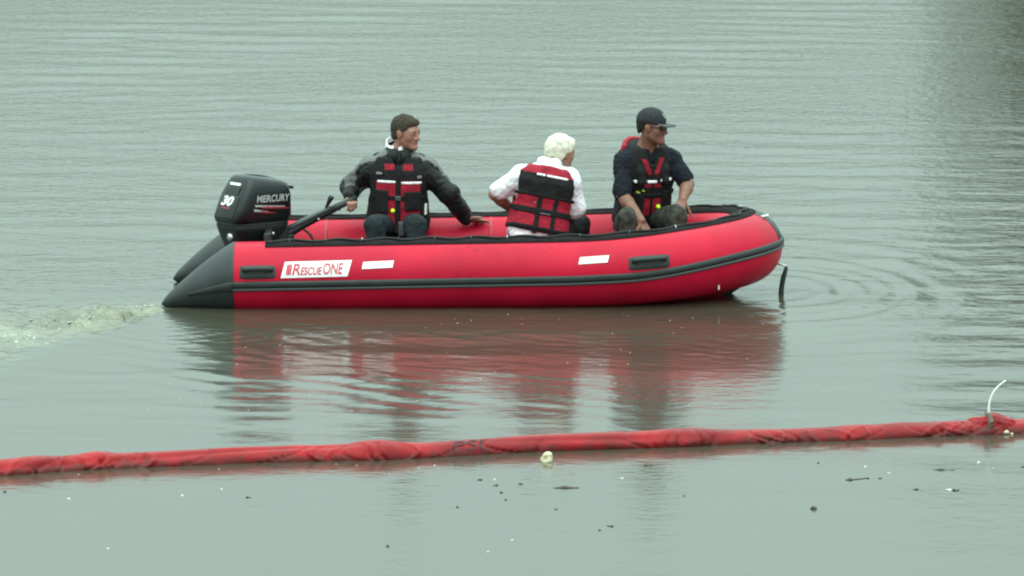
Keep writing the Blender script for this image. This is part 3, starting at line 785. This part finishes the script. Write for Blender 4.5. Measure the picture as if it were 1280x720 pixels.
def legs_mesh(p, root, m, name='trousers', r=(.105, .078, .072, .058)):
    J = p.J; pr = [(p.torso(.018, -.10, .06), .01)]
    for s in 'rl':
        h = p.W((.085 if s == 'r' else -.085), .0, -.02)
        pr += [(cap_p(h, J[s+'k'], r[0], r[1]), .04), (cap_p(J[s+'k'], J[s+'a'], r[2], r[3]), .02)]
    f = fld(pr, .0075); f.wrinkle(.009, 34, 1); V, Q = f.mesh()
    o = mk(name, V, Q, m, root)
    for s in 'rl':
        a = J[s+'a']; d = J.get('toe', p.fw*np.array([1, 1, 0])); d = nrm(A3(d))
        f = fld([(cap_p(a+(0, 0, -.01), a+d*.02+(0, 0, -.035), .045, .042), .02), (ell_p(a+d*.07+(0, 0, -.045), (.048, .13, .036), np.array([[-d[1], d[0], 0], d, [0, 0, 1]])), .03)], .008)
        f.clip(lambda x, y, z, zz=a[2]-.07: (zz-z)+0*x+0*y)
        V, Q = f.mesh(); mk('shoe', V, Q, 'rubber', root)
    return o
def relief(p, name, parent, m, box, off, h=.005, wr=0, offd=None, belly=0., mi=None):
    """raised piece that follows the torso: pocket, strap, tape"""
    fn, lo, hi = p.torso(off, -.1, .56, offd, belly); b = p.slab(*box)
    lo, hi = b[1]-.01, b[2]+.01
    f = Field(lo, hi, h); sl = (slice(None),)*3
    f.F = np.maximum(np.broadcast_to(fn(*f.xyz(sl)), f.F.shape), np.broadcast_to(b[0](*f.xyz(sl)), f.F.shape)).astype(np.float32)
    if wr: f.wrinkle(wr, 50, 3)
    if (f.F < 0).sum() < 8: return None
    V, Q = f.mesh(); return mk(name, V, Q, m, parent)
def vest_mesh(p, root, mats, mi_fn, off=.042, s0=.0, s1=.46, neck=(.0, .085), armr=.085, vneck=True, wr=.005, offd=None, belly=0., nr=.072, nd=.03):
    J = p.J; f = fld([(p.torso(off, s0, s1, offd, belly), .01)], .0062)
    for s in 'rl':
        a = J[s+'s']; o_ = p.rt*(1 if s == 'r' else -1)
        ar_ = armr[s] if isinstance(armr, dict) else armr
        f.cut(cap_p(a+o_*.05+p.up*.12, a+o_*.035-p.up*.11, ar_, ar_*.8), .02)
    f.cut(cap_p(J['neck']-p.up*nd+p.fw*.0, J['neck']+p.up*.2, nr, nr+.028), .015)
    if vneck: f.cut(cap_p(J['neck']+p.fw*.10-p.up*.09, J['neck']+p.fw*.13+p.up*.05, .015, .07), .015)
    f.wrinkle(wr, 30, 5)
    V, Q = f.mesh(); c = (V[Q].mean(1)-J['pel']) @ p.M.T
    return mk('life_vest', V, Q, mats, root, mi=mi_fn(c))
def light_ball(p, parent, x, z, y, r=.014, m='neon', name='signal_light'):
    V, F = sweep([p.W(x, y-.012, z), p.W(x, y-.004, z), p.W(x, y+.004, z), p.W(x, y+.010, z), p.W(x, y+.012, z)], [r, r, r*.85, r*.5, r*.1], 12)
    return mk(name, V, F, m, parent)
def front_y(p, s, off, x=0): 
    hw = np.interp(s, p.S, p.HW)+off; hd = np.interp(s, p.S, p.HD)+off
    return float(np.interp(s, p.S, p.YO)+hd*(max(0, 1-(abs(x)/hw)**2.6))**(1/2.6))

# --- helmsman in dark jacket, one hand on the tiller
m1 = empty('person', (-.80, .43, .33))
tag(m1, 'brown-haired person in black and grey jacket holding the motor tiller', 'person', 'people in the inflatable boat')
p1 = Person(dict(head=(-.748, .36, 1.102), neck=(-.797, .385, .950), pel=(-.808, .43, .43), rs=(-1.000, .385, .838), ls=(-.600, .385, .828),
                 re=(-1.140, .46, .715), rw=(-1.140, .330, .652), le=(-.440, .36, .665), lw=(-.335, .475, .486),
                 rk=(-.958, .02, .486), lk=(-.674, .02, .486), ra=(-.955, -.03, .15), la=(-.68, -.03, .15), face=(.86, -.50, -.09), toe=(0, -1, 0)))
g_ax = nrm((.17, .064, .076))
h_r = hand_prims((-1.144, .322, .648), (.20, -.80, -.40), (.1, -.45, -.9), -1, (1.0, 1.0, 1.05, 1.1), .02, (.8, .4, .5), 1.0)
h_l = hand_prims((-.332, .478, .478), (.93, .28, -.20), (-.15, -.45, -.88), -1, (.05, .03, .05, .08), .22, (.8, .7, .0), .2)
body_mesh(p1, [h_r, h_l], m1, 'skin_a')
hair_mesh(p1, m1, 'hair_brown', .009, (.052, .046, 1.25), -.06, .006, 90, (.056, .082, .056, .030, .026))
legs_mesh(p1, m1, 'denim')
J = p1.J
pr = [(p1.torso(.028, -.02, .53), .02)]+[(cap_p(J['neck']-p1.up*.035-p1.fw*.01, J[q_], .082, .074), .05) for q_ in ('ls', 'rs')]
for s in 'rl':
    a, b_, c = J[s+'s'], J[s+'e'], J[s+'w']
    pr += [(cap_p(a, b_, .080, .074), .05), (cap_p(b_, c, .072, .052), .03)]
f = fld(pr, .0068); f.cut(cap_p(J['neck']+p1.up*.0, J['neck']+p1.up*.2, .062, .10), .01); f.wrinkle(.016, 24, 4)
V, Q = f.mesh(); c = V[Q].mean(1); mi = np.zeros(len(Q), int)
L = (c-J['pel']) @ p1.M.T
for s in 'rl':
    a, b_ = J[s+'s'], J[s+'e']; d = b_-a; tt = ((c-a) @ d)/(d @ d); sg = 1 if s == 'r' else -1
    mi[(tt > -.6) & (tt < .98) & (L[:, 0]*sg > .10) & (L[:, 1] < .045) & ((c-a) @ np.array([0, -.2, 1.]) > -.30)] = 1
    mi[(L[:, 0]*sg > .085) & (L[:, 2] > p1.len*.86) & (L[:, 1] < .07)] = 1
jk = mk('jacket', V, Q, ['jacket_black', 'jacket_grey'], m1, mi=mi)
# stand-up collar and the white shirt collar inside it
th = np.linspace(0, 2*math.pi, 41)[:-1]
def collar(p, r0, r1, z0, z1, gap, thick, m, parent, name, hi_back=0., cen=(0, 0), fold=0):
    V = []; n = 0
    a_ = np.linspace(gap, 2*math.pi-gap, 44)
    for a in a_:
        back = (1-math.cos(a))/2
        for (rr, zz) in ((r0, z0), (r1, z1+hi_back*back), (r1-thick, z1+hi_back*back), (r0-thick, z0)):
            V.append(p.J['neck']+p.rt*(math.sin(a)*rr+cen[0])+p.fw*(math.cos(a)*rr*1.08+cen[1])+p.up*(zz+.004*math.sin(5*a)))
    return mk(name, V, grid_faces(44, 4, wrapv=True)+[(0, 1, 2, 3), (175, 174, 173, 172)], m, parent)
collar(p1, .118, .092, -.060, .050, .16, .012, 'jacket_black', jk, 'jacket_collar', .030, (.0, .005))
collar(p1, .080, .074, -.04, .064, .25, .008, 'shirt_white', m1, 'shirt_collar', .055, (.022, -.004))
for s in 'rl':                           # grey piping along the sleeves, cuff bands
    a, b_, c = J[s+'s'], J[s+'e'], J[s+'w']; d = nrm(c-b_)
    mk('cuff', *sweep([c-d*.035, c-d*.005], [.055, .050], 16), 'jacket_black', jk)
def v1(c):
    x, y, s = c[:, 0], c[:, 1], c[:, 2]; mi = np.zeros(len(c), int)
    mi[(s > .36)] = 1
    mi[(s > .435) & (s < .475) & (np.abs(x) > .03) & (np.abs(x) < .10) & (y > .02)] = 0
    mi[(y < .0)] = 1; mi[np.abs(x) > .155] = 1
    return mi
ve = vest_mesh(p1, m1, ['vest_red', 'vest_black'], v1, .060, -.01, .49, armr=.105)
relief(p1, 'reflective_tape', ve, 'tape', (-.165, -.018, .0, .3, .338, .356), .066)
relief(p1, 'reflective_tape', ve, 'tape', (.018, .150, .0, .3, .344, .362), .066)
relief(p1, 'pocket', ve, 'vest_black', (-.165, -.045, .03, .3, .155, .285), .078)
relief(p1, 'pocket', ve, 'vest_black', (.070, .160, .03, .3, .130, .295), .078)
relief(p1, 'zip_strip', ve, 'webbing', (-.020, .020, .03, .3, .015, .44), .068)
relief(p1, 'waist_strap', ve, 'webbing', (-.19, .19, -.2, .3, .225, .255), .067)
relief(p1, 'buckle', ve, 'rubber_light', (-.022, .022, .05, .3, .223, .257), .076)
relief(p1, 'side_tab', ve, 'tape', (-.205, -.186, -.05, .14, .11, .19), .070)
relief(p1, 'side_tab', ve, 'tape', (-.200, -.178, -.02, .16, .05, .08), .070)
relief(p1, 'chest_patch', jk, 'piping', (.115, .16, .0, .3, .400, .418), .074)
relief(p1, 'chest_patch', jk, 'piping', (-.165, -.13, .0, .3, .375, .398), .074)
light_ball(p1, ve, .035, .15, front_y(p1, .15, .068)+.006, .016)
mk('radio_lanyard', *sweep(smooth_path([p1.W(.012, .21, .05), p1.W(.005, .25, 0.0), p1.W(-.01, .30, .02), p1.W(-.02, .33, .035)], 5), .010, 8), 'webbing', ve)
mk('radio', *bbox(p1.W(-.03, .33, .05), (.022, .016, .05), None, .3), 'rubber_light', ve)

# --- white-haired person seen from behind
m2 = empty('person', (.25, -.1, .33))
tag(m2, 'white-haired person in white shirt and life vest seen from behind', 'person', 'people in the inflatable boat')
p2 = Person(dict(head=(.340, .005, .994), neck=(.258, -.045, .905), pel=(.168, -.11, .44), ls=(.060, -.085, .835), rs=(.398, -.005, .815),
                 le=(-.122, -.06, .715), lw=(.020, .14, .565), re=(.446, .03, .600), rw=(.39, .25, .52),
                 rk=(.475, .29, .46), lk=(.20, .33, .46), ra=(.48, .33, .15), la=(.20, .36, .15), face=(.78, .61, -.12), toe=(.2, 1, 0)), 1.0)
body_mesh(p2, [hand_prims((.02, .14, .565), (.6, .7, -.3), (0, -.3, -.9), 1, (.3, .3, .3, .3)), hand_prims((.39, .25, .52), (-.2, .9, -.2), (0, -.2, -.9), -1, (.3, .3, .3, .3))], m2, 'skin_b')
hair_mesh(p2, m2, 'hair_white', .016, (.058, .046, 1.1), -.066, .006, 62, (.062, .082, .062, .036, .036))
legs_mesh(p2, m2, 'pants_black')
J = p2.J
pr = [(p2.torso(.016, -.055, .51), .02), (p2.torso(.034, -.065, .08), .02), (cap_p(J['neck']-p2.up*.05, J['ls'], .075, .066), .05), (cap_p(J['neck']-p2.up*.05, J['rs'], .075, .066), .05)]
for s in 'rl':
    a, b_ = J[s+'s'], J[s+'e']; d = nrm(b_-a); e_ = a+(b_-a)*(.80 if s == 'l' else .98)
    pr += [(cap_p(a, e_, .076, .066 if s == 'l' else .074), .05)]
f = fld(pr, .0068); f.cut(cap_p(J['neck']+p2.up*.01, J['neck']+p2.up*.2, .058, .10), .01); f.wrinkle(.014, 24, 6)
V, Q = f.mesh(); sh = mk('shirt', V, Q, 'shirt_white', m2)
collar(p2, .104, .084, -.045, .048, .3, .008, 'shirt_white', sh, 'shirt_collar', .014)
def v2(c):
    x, y, s = c[:, 0], c[:, 1], c[:, 2]; mi = np.zeros(len(c), int)
    mi[(s > .265) & (s < .415)] = 1; mi[s < .045] = 1
    return mi
ve = vest_mesh(p2, m2, ['vest_red', 'vest_black'], v2, .050, .015,   .500, armr=dict(r=.165, l=.085), vneck=True, wr=.006, nr=.105, nd=.03)
relief(p2, 'reflective_tape', ve, 'tape', (-.115, -.052, -.3, 0, .402, .419), .056)
relief(p2, 'reflective_tape', ve, 'tape', (-.045, .115, -.3, 0, .402, .419), .056)
for x in (-.058, .060): relief(p2, 'back_strap', ve, 'webbing', (x-.017, x+.017, -.3, 0, .0, .27), .058)
relief(p2, 'waist_strap', ve, 'webbing', (-.21, .21, -.3, .05, .135, .178), .060)
relief(p2, 'waist_strap', ve, 'webbing', (-.21, .21, -.3, .05, .025, .052), .060)
relief(p2, 'waist_strap', ve, 'webbing', (-.21, .21, -.3, .05, .255, .277), .058)
relief(p2, 'back_loop', ve, 'emblem_grey', (-.045, .035, -.3, 0, .142, .149), .066)
relief(p2, 'strap_label', ve, 'emblem_grey', (-.10, -.075, -.3, 0, .206, .214), .060)
def shoulder_yoke(p, name, parent, m, r0, r1, z0, z1, back=0.):
    return collar(p, r0, r1, z0, z1, .5, .03, m, parent, name, back, (0, -.005))
shoulder_yoke(p2, 'vest_collar', ve, 'vest_red', .152, .118, -.085, -.020, -.045)

# --- capped person near the bow
m3 = empty('person', (.94, .42, .33))
tag(m3, 'person in dark cap, navy tee and life vest sitting near the bow', 'person', 'people in the inflatable boat')
p3 = Person(dict(head=(.988, .235, 1.155), neck=(.960, .285, 1.008), pel=(.915, .43, .46), rs=(.795, .232, .915), ls=(1.115, .338, .922),
                 re=(.772, .12, .690), rw=(.905, -.05, .527), le=(1.240, .27, .750), lw=(1.200, .125, .655),
                 rk=(.822, .01, .535), lk=(1.150, .08, .545), ra=(.83, -.03, .15), la=(1.16, .03, .15), face=(.93, -.36, -.07), toe=(.2, -1, 0)), .94)
h3r = hand_prims((.905, -.04, .525), (.45, -.30, -.84), (-.5, .6, -.5), -1, (.22, .25, .3, .35), .06)
h3l = hand_prims((1.20, .125, .655), (-.25, -.55, -.60), (-.25, .3, -.9), 1, (.3, .35, .4, .45), .16)
body_mesh(p3, [h3r, h3l], m3, 'skin_c', armr=1.08)
hair_mesh(p3, m3, 'hair_dark', .008, (.010, .052, 1.0), -.06)
legs_mesh(p3, m3, 'camo', r=(.11, .082, .076, .06))
J = p3.J
pr = [(p3.torso(.008, -.03, .50), .02), (cap_p(J['neck']-p3.up*.05-p3.fw*.01, J['ls'], .068, .062), .05), (cap_p(J['neck']-p3.up*.05-p3.fw*.01, J['rs'], .068, .062), .05)]
for s, q in (('r', .92), ('l', .80)):
    a, b_ = J[s+'s'], J[s+'e']; pr += [(cap_p(a, a+(b_-a)*q, .068, .066), .05)]
f = fld(pr, .0068); f.cut(cap_p(J['neck']+p3.up*.0, J['neck']+p3.up*.2, .062, .11), .01); f.wrinkle(.014, 26, 8)
V, Q = f.mesh(); mk('tee_shirt', V, Q, 'tee_navy', m3)
def v3(c):
    x, y, s = c[:, 0], c[:, 1], c[:, 2]; mi = np.ones(len(c), int)
    mi[(y > 0) & (s > .42) & (s < .53) & (np.abs(np.abs(x)-.02-.45*(s-.42)) < .017)] = 0
    mi[(y > 0) & (s > .12) & (s < .245) & (x > -.075) & (x < .055)] = 0
    mi[(y > 0) & (s > .325) & (s < .355) & (np.abs(x) < .06)] = 0
    return mi
ve = vest_mesh(p3, m3, ['vest_red', 'vest_black'], v3, .048, -.01, .52, armr=.076, wr=.006)
relief(p3, 'reflective_tape', ve, 'tape', (-.145, -.055, .0, .3, .368, .388), .066)
relief(p3, 'reflective_tape', ve, 'tape', (-.03, .045, .0, .3, .362, .380), .066)
relief(p3, 'reflective_tape', ve, 'tape', (.11, .14, .0, .3, .362, .382), .066)
relief(p3, 'pocket', ve, 'vest_black', (-.15, -.075, .03, .3, .14, .30), .066)
relief(p3, 'pocket', ve, 'vest_black', (.060, .15, .03, .3, .13, .29), .066)
relief(p3, 'zip_strip', ve, 'webbing', (-.010, .010, .03, .3, .0, .45), .054)
relief(p3, 'waist_strap', ve, 'webbing', (-.19, .19, -.2, .3, .255, .282), .058)
for sx in (-1, 1):
    ch = [p3.W(sx*.088, .150, .37), p3.W(sx*.092, .125, .44), p3.W(sx*.094, .070, .505), p3.W(sx*.094, -.01, .525), p3.W(sx*.094, -.09, .49), p3.W(sx*.09, -.13, .42)]
    f = fld([(cap_p(ch[q_], ch[q_+1], .034, .034), .01) for q_ in range(5)], .006); f.wrinkle(.006, 40, 2); V, Q = f.mesh(); mk('shoulder_strap', V, Q, 'vest_black', ve)
relief(p3, 'whistle', ve, 'whistle_lime', (.060, .082, .03, .3, .303, .312), .072)
relief(p3, 'whistle', ve, 'whistle_lime', (.092, .122, .03, .3, .291, .300), .072)
light_ball(p3, ve, -.050, .185, front_y(p3, .185, .052)+.012, .017)
collar(p3, .155, .138, -.075, -.012, 1.65, .035, 'vest_red', ve, 'vest_collar', .036, (.045, -.01))
# cap
f = fld([(ell_p(p3.HL(0, -.012, .050), (.089, .108, .092), p3.H), .01)], .0045)
h_ = p3.J['head']; Mh = p3.H
f.clip(lambda x, y, z: .034-.10*(Mh[1][0]*(x-h_[0])+Mh[1][1]*(y-h_[1])+Mh[1][2]*(z-h_[2]))-(Mh[2][0]*(x-h_[0])+Mh[2][1]*(y-h_[1])+Mh[2][2]*(z-h_[2])))
V, Q = f.mesh(); cp = mk('cap', V, Q, 'cap_black', m3)
V = []
for i, a in enumerate(np.linspace(-1.25, 1.25, 25)):
    for rr in np.linspace(0, 1, 7):
        x = math.sin(a)*(.080+.006*rr); y = .060+.030*math.cos(a)+rr*.082*max(0, math.cos(a*.95))**.6
        V.append(p3.HL(x, y, .036-.9*x*x-.10*rr*rr*.06))
n = len(V); V2 = [v-p3.H[2]*.006 for v in V]
Fb = grid_faces(25, 7); Fb = [f_ for f_ in Fb]+[tuple(n+i for i in f_[::-1]) for f_ in Fb]
for i in range(24): Fb.append((i*7+6, (i+1)*7+6, n+(i+1)*7+6, n+i*7+6))
mk('brim', V+V2, Fb, 'cap_brim', cp)
V, F = ell_v = None, None
def patch_on_cap(x0, x1, z0, z1, m, name):
    V = []
    for u in np.linspace(x0, x1, 7):
        for z in np.linspace(z0, z1, 5):
            yy = -.012+.1115*math.sqrt(max(0, 1-(u/.092)**2-((z-.05)/.0955)**2)); V.append(p3.HL(u, yy, z))
    return mk(name, V, grid_faces(7, 5), m, cp)
patch_on_cap(-.020, .024, .075, .108, 'emblem_grey', 'emblem')
# sunglasses
gl_ = mk('sunglasses', *sweep([p3.HL(s_*.001+q[0], q[1], q[2]) for s_ in (1,) for q in ((-.078, -.01, .012), (-.074, .04, .012), (-.066, .078, .010), (-.03, .094, .010), (0, .099, .012), (.03, .094, .010), (.066, .078, .010), (.074, .04, .012), (.078, -.01, .012))], .0035, 6), 'eye_dark', m3)
for sx in (-1, 1):
    f = fld([(ell_p(p3.HL(sx*.034, .087, .001), (.026, .010, .017), p3.H), .003)], .004); V, Q = f.mesh(); mk('lens', V, Q, 'eye_dark', gl_)

# ------------------------------------------------------------------ floating boom
boom = empty('containment_boom', (0, -7.0, 0))
tag(boom, 'long red floating containment boom with wrinkled sleeve lying across the water', 'boom')
bxp = [-9, -6, -2.892, -2.453, -1.556, -.736, 0, 1.026, 1.687, 2.837, 3.03, 6, 9]; byp = [-9.3, -8.7, -7.89, -7.73, -7.47, -7.33, -7.10, -6.87, -6.69, -6.41, -6.36, -5.6, -4.9]
X = np.concatenate([np.linspace(-9, -3.4, 90)[:-1], np.linspace(-3.4, 3.4, 900)[:-1], np.linspace(3.4, 9, 90)])
Y = .19+np.interp(X, bxp, byp)+.012*np.sin(2.2*X)+.008*np.sin(5.1*X+1)
for _ in range(30): Y[1:-1] = .25*Y[:-2]+.5*Y[1:-1]+.25*Y[2:]
K = 48; PHB = np.linspace(0, 2*math.pi, K+1)[:-1]
humps = [(-2.72, .15, .016), (-2.38, .10, .022), (-.78, .16, .026), (1.02, .20, .020), (2.0, .12, .010), (2.30, .15, .008), (-3.3, .2, .02)]
creases = [(cx, rng.uniform(-2.4, 2.4), rng.uniform(.3, 1.8), rng.uniform(.006, .020), rng.uniform(.006, .018)*rng.choice([-1, -1, 1])) for cx in
           np.concatenate([rng.uniform(-3.4, 3.4, 16), rng.normal(-2.5, .25, 18), rng.normal(-.78, .18, 12), rng.normal(1.02, .20, 9), rng.normal(2.1, .22, 9), rng.normal(2.78, .10, 8)])]
XX, PP = np.meshgrid(X, PHB, indexing='ij')
rb = .082+0*XX
for cx, wd, a in humps: rb = rb+a*np.exp(-((XX-cx)/wd)**2)*(.5+.5*np.sin(PP)*1.0)
for cx, sl, ph, wd, a in creases:
    u = XX-cx-sl*.20*np.sin(PP-ph); e = np.exp(-((PP-math.pi*.9-ph*.35+math.pi) % (2*math.pi)-math.pi)**2/1.6)
    rb = rb+a*np.exp(-(u/wd)**2)*e
rb = rb+.0022*vnoise(XX*2.2, PP*.5, 0*XX, 6, 2)+.0008*vnoise(XX*2, PP, 0*XX, 15, 4)
sag = -.006+.010*np.sin(1.3*X+.6)+.006*np.sin(3.1*X)
rb = rb-.010*np.exp(-((PP-np.radians(128+18*np.sin(1.7*XX)))/.22)**2)*(.5+.5*np.sin(2.3*XX+1.1*np.sin(1.3*XX)))   # long slack fold
V = np.stack([XX, Y[:, None]+rb*1.16*np.cos(PP), sag[:, None]+.006+rb*(.94-.10*np.sin(1.1*XX))*np.sin(PP)], -1).reshape(-1, 3)
nB = len(X); ii = (np.arange(nB-1)[:, None]*K+np.arange(K)[None]).ravel(); jj = (np.arange(nB-1)[:, None]*K+((np.arange(K)+1) % K)[None]).ravel()
slv = mk('sleeve', V, np.stack([ii, jj, jj+K, ii+K], 1), 'boom_red', boom)
# skirt hanging below the surface, only its dirty top edge shows
BP = V.reshape(nB, K, 3)
def boom_pt(x, ph, off):
    i = np.interp(x, X, np.arange(nB)); i0 = int(min(i, nB-2)); fx = i-i0
    j = (ph % (2*math.pi))/(2*math.pi)*K; j0_ = int(j) % K; fj = j-int(j); j1 = (j0_+1) % K
    P = (BP[i0, j0_]*(1-fj)+BP[i0, j1]*fj)*(1-fx)+(BP[i0+1, j0_]*(1-fj)+BP[i0+1, j1]*fj)*fx
    return P+off*np.array([0, math.cos(ph), math.sin(ph)])
V, F = text_mesh('PSI', .115, 0, 6, 1.35); V[:, 0] -= V[:, 0].min(); V[:, 1] -= V[:, 1].min()
mk('print_lettering', [boom_pt(-.335+v[0], math.pi-R(22)-v[1]/.085, .0045) for v in V], F, 'boom_print', boom, smooth=False)
# connector: bunched sleeve end, dark strap, dirt, white tie
cx = 2.845
f = fld([(cap_p((cx-.09, -6.22, .012), (cx+.02, -6.21, .018), .080, .088), .02), (cap_p((cx+.02, -6.21, .018), (cx+.09, -6.195, .010), .088, .078), .02), (ell_p((cx+.03, -6.28, -.03), (.06, .045, .05)), .03)], .006)
f.wrinkle(.014, 34, 3); V, Q = f.mesh(); con = mk('connector', V, Q, 'boom_red', boom)
th = np.linspace(0, 2*math.pi, 25)[:-1]
V = [(cx-.015+dx+.01*math.sin(3*a), -6.21+rr*math.cos(a), .028+rr*math.sin(a)) for dx, rr in ((-.016, .086), (-.014, .095), (.014, .096), (.016, .086)) for a in th]
mk('connector_strap', V, grid_faces(4, 24, wrapv=True), 'boom_dirt', con)
for dx, dy, dz, r_ in ((-.06, -.10, -.005, .016), (.085, -.095, 0, .022), (.02, -.105, .02, .014), (.0, -.10, .06, .012), (.12, -.09, -.01, .015)):
    f = fld([(ell_p((cx+dx, -6.21+dy+.008, .012+dz), (r_*.8, r_*.6, r_*.5)), .01)], .004); f.wrinkle(.006, 90, 2); V, Q = f.mesh()
    mk('dirt_clump', V, Q, 'foam_scrap' if dx > .05 or dx < -.03 else 'boom_dirt', con)
tie = smooth_path([(2.832, -6.23, .10), (2.830, -6.23, .14), (2.836, -6.23, .19), (2.856, -6.23, .24), (2.888, -6.23, .28), (2.93, -6.23, .312)], 6)
mk('white_tie', *sweep(tie, np.linspace(.0070, .0045, len(tie)), 8), 'cord_white', boom)

# ------------------------------------------------------------------ floating scraps
f = fld([(ell_p((.197, -7.30, .008), (.036, .034, .032)), .01), (ell_p((.206, -7.30, .040), (.024, .020, .016)), .02)], .004)
f.cut(ell_p((.188, -7.345, .018), (.024, .03, .018)), .008); f.wrinkle(.006, 60, 2); V, Q = f.mesh()
tag(mk('foam_scrap', V, Q, 'foam_scrap', loc=(.197, -7.36, 0)), 'pale cream hollow scrap floating against the red boom', 'debris')
def scrap(x, y, L, Wd, ang, m, name, label, group=None, curl=.004, seed=0, thick=.004):
    r = np.random.default_rng(seed); n = 9; V = []
    for k, u in enumerate(np.linspace(-1, 1, n)):
        wv = Wd*math.sqrt(max(0.004, 1-abs(u)**1.6))*(1+.25*math.sin(3*u+seed)); cz = .003+curl*.5*(u*u)+.001*math.sin(4*u+seed)
        for v, tz in ((-1, 0), (-.3, thick), (.4, thick*1.2), (1, .3*thick), (.3, -.004), (-.5, -.004)):
            px, py = u*L, v*wv+.25*Wd*math.sin(2*u+seed)
            V.append((x+px*math.cos(ang)-py*math.sin(ang), y+px*math.sin(ang)+py*math.cos(ang), cz-.002+tz*(1.15-u*u)*(1+.5*math.sin(5*u+seed))))
    F = grid_faces(n, 6, wrapv=True)+[tuple(range(6)), tuple(reversed([(n-1)*6+k for k in range(6)]))]
    return tag(mk(name, V, F, m, loc=(x, y, 0)), label, 'debris', group)
f = fld([(ell_p((1.65, -8.914, .003), (.018, .018, .011)), .01)], .004); f.wrinkle(.004, 90, 1); V, Q = f.mesh()
tag(mk('seed_pod', V, Q, 'leaf_brown', loc=(1.65, -8.914, 0)), 'round dark seed pod floating alone in open water', 'debris')
scrap(1.905, -7.95, .026, .026, .1, 'leaf_brown', 'floating_leaf', 'dark leaf with a long thin stalk floating beyond the boom', seed=1)
mk_st = sweep([(1.922, -7.945, .001), (1.965, -7.92, .001), (2.01, -7.89, .000)], .003, 6)
st_o = mk('stalk', *mk_st, 'leaf_brown', bpy.data.objects['floating_leaf'])
scrap(.305, -8.226, .075, .03, .08, 'leaf_brown', 'floating_leaf', 'long dark ragged leaf floating near the cream scrap', seed=2, curl=.006)
scrap(2.461, -7.62, .062, .016, .04, 'leaf_brown', 'floating_twig', 'thin dark twig floating near the boom connector', seed=3)
scrap(2.476, -8.307, .020, .022, .2, 'leaf_brown', 'floating_leaf', 'small dark leaf touching a white flake on the water', seed=4)
scrap(2.435, -8.30, .018, .02, .4, 'leaf_pale', 'floating_flake', 'white flake touching a small dark leaf on the water', seed=5)
G = 'dark flecks drifting in front of the boom'; LB = 'small dark fleck drifting on open water in front of the boom'
for k, (x, y, L, a) in enumerate([(2.011, -7.9, .010, .3), (2.079, -7.9, .012, .1), (.529, -9.474, .024, -.6), (-.035, -8.627, .010, .3), (-.18, -7.953, .022, .1), (-.058, -8.388, .012, .5), (.241, -8.94, .011, 0), (.78, -7.45, .03, .05),
        (.954, -8.494, .008, .2), (-.09, -8.145, .020, .2), (-.653, -10.087, .010, 1), (-.298, -8.863, .010, .4), (-1.461, -8.548, .018, .05), (-2.824, -8.361, .012, 1.4), (2.921, -7.5, .012, .3), (1.758, -7.36, .010, 0), (2.255, -8.28, .022, .1), (.05, -8.1, .02, .9), (.47, -9.6, .010, .2)]):
    scrap(x, y, L*.85, L*(.5 if L > .015 else .9), a, 'leaf_brown', 'floating_fleck', LB, G, .002, k+10, .003)
G2 = 'pale flecks drifting in front of the boom'; LB2 = 'tiny pale fleck drifting on open water in front of the boom'
for k, (x, y, L) in enumerate([(-1.828, -8.494, .014), (-1.621, -8.28, .010), (-2.123, -10.159, .010), (-.126, -10.254, .008), (2.02, -7.5, .012), (2.68, -7.35, .016), (-2.45, -8.6, .014), (2.14, -7.72, .010), (.62, -7.9, .012), (-.1, -7.95, .010), (.0, -9.9, .009)]):
    scrap(x, y, L*.8, L*.8, .2, 'leaf_pale', 'floating_flake', LB2, G2, .001, k+40, .003)

# ------------------------------------------------------------------ froth of the propeller wash, drifting bubbles
def blobs(P, rad, flat=.45):
    n = 8; V = []; F = []
    for (x, y), r_ in zip(P, rad):
        z = float(water_z(np.array([x]), np.array([y]))[0]); b0 = len(V)
        for ring, (rr, zz) in enumerate(((1, -.1), (.8, .6), (.35, .95))):
            for k in range(n):
                a = 2*math.pi*k/n; V.append((x+r_*rr*math.cos(a), y+r_*rr*math.sin(a)*1.2, z+r_*flat*zz))
        V.append((x, y, z+r_*flat))
        for ring in range(2):
            for k in range(n): F.append((b0+ring*n+k, b0+ring*n+(k+1) % n, b0+(ring+1)*n+(k+1) % n, b0+(ring+1)*n+k))
        for k in range(n): F.append((b0+2*n+k, b0+2*n+(k+1) % n, b0+3*n))
    return V, F
pts = []
while len(pts) < 520:
    x = rng.uniform(-4.1, -2.42); y = rng.uniform(-4.6, -.3)
    mval = float(wash_mask(np.array(x), np.array(y))); c_ = float(vnoise(np.array(x), np.array(y), np.array(0.), 6, 9))
    if rng.random() < mval**2.2*max(0, c_+.15): pts.append((x, y))
tag(mk('wash_froth', *blobs(pts, rng.gamma(2, .0020, len(pts))+.002, .2), 'froth'), 'flecks of white froth churned up behind the outboard motor', 'froth', kind='stuff')
pts = [(rng.uniform(-2.3, 2.1), rng.uniform(-5.5, -1.05)) for _ in range(70)]+[(rng.normal(0, 3), rng.normal(-7.25, .12)-.25) for _ in range(40)]
tag(mk('drifting_bubbles', *blobs(pts, rng.uniform(.002, .005, len(pts)), .4), 'froth'), 'tiny pale bubbles drifting on the water beside the boat', 'bubbles', kind='stuff')
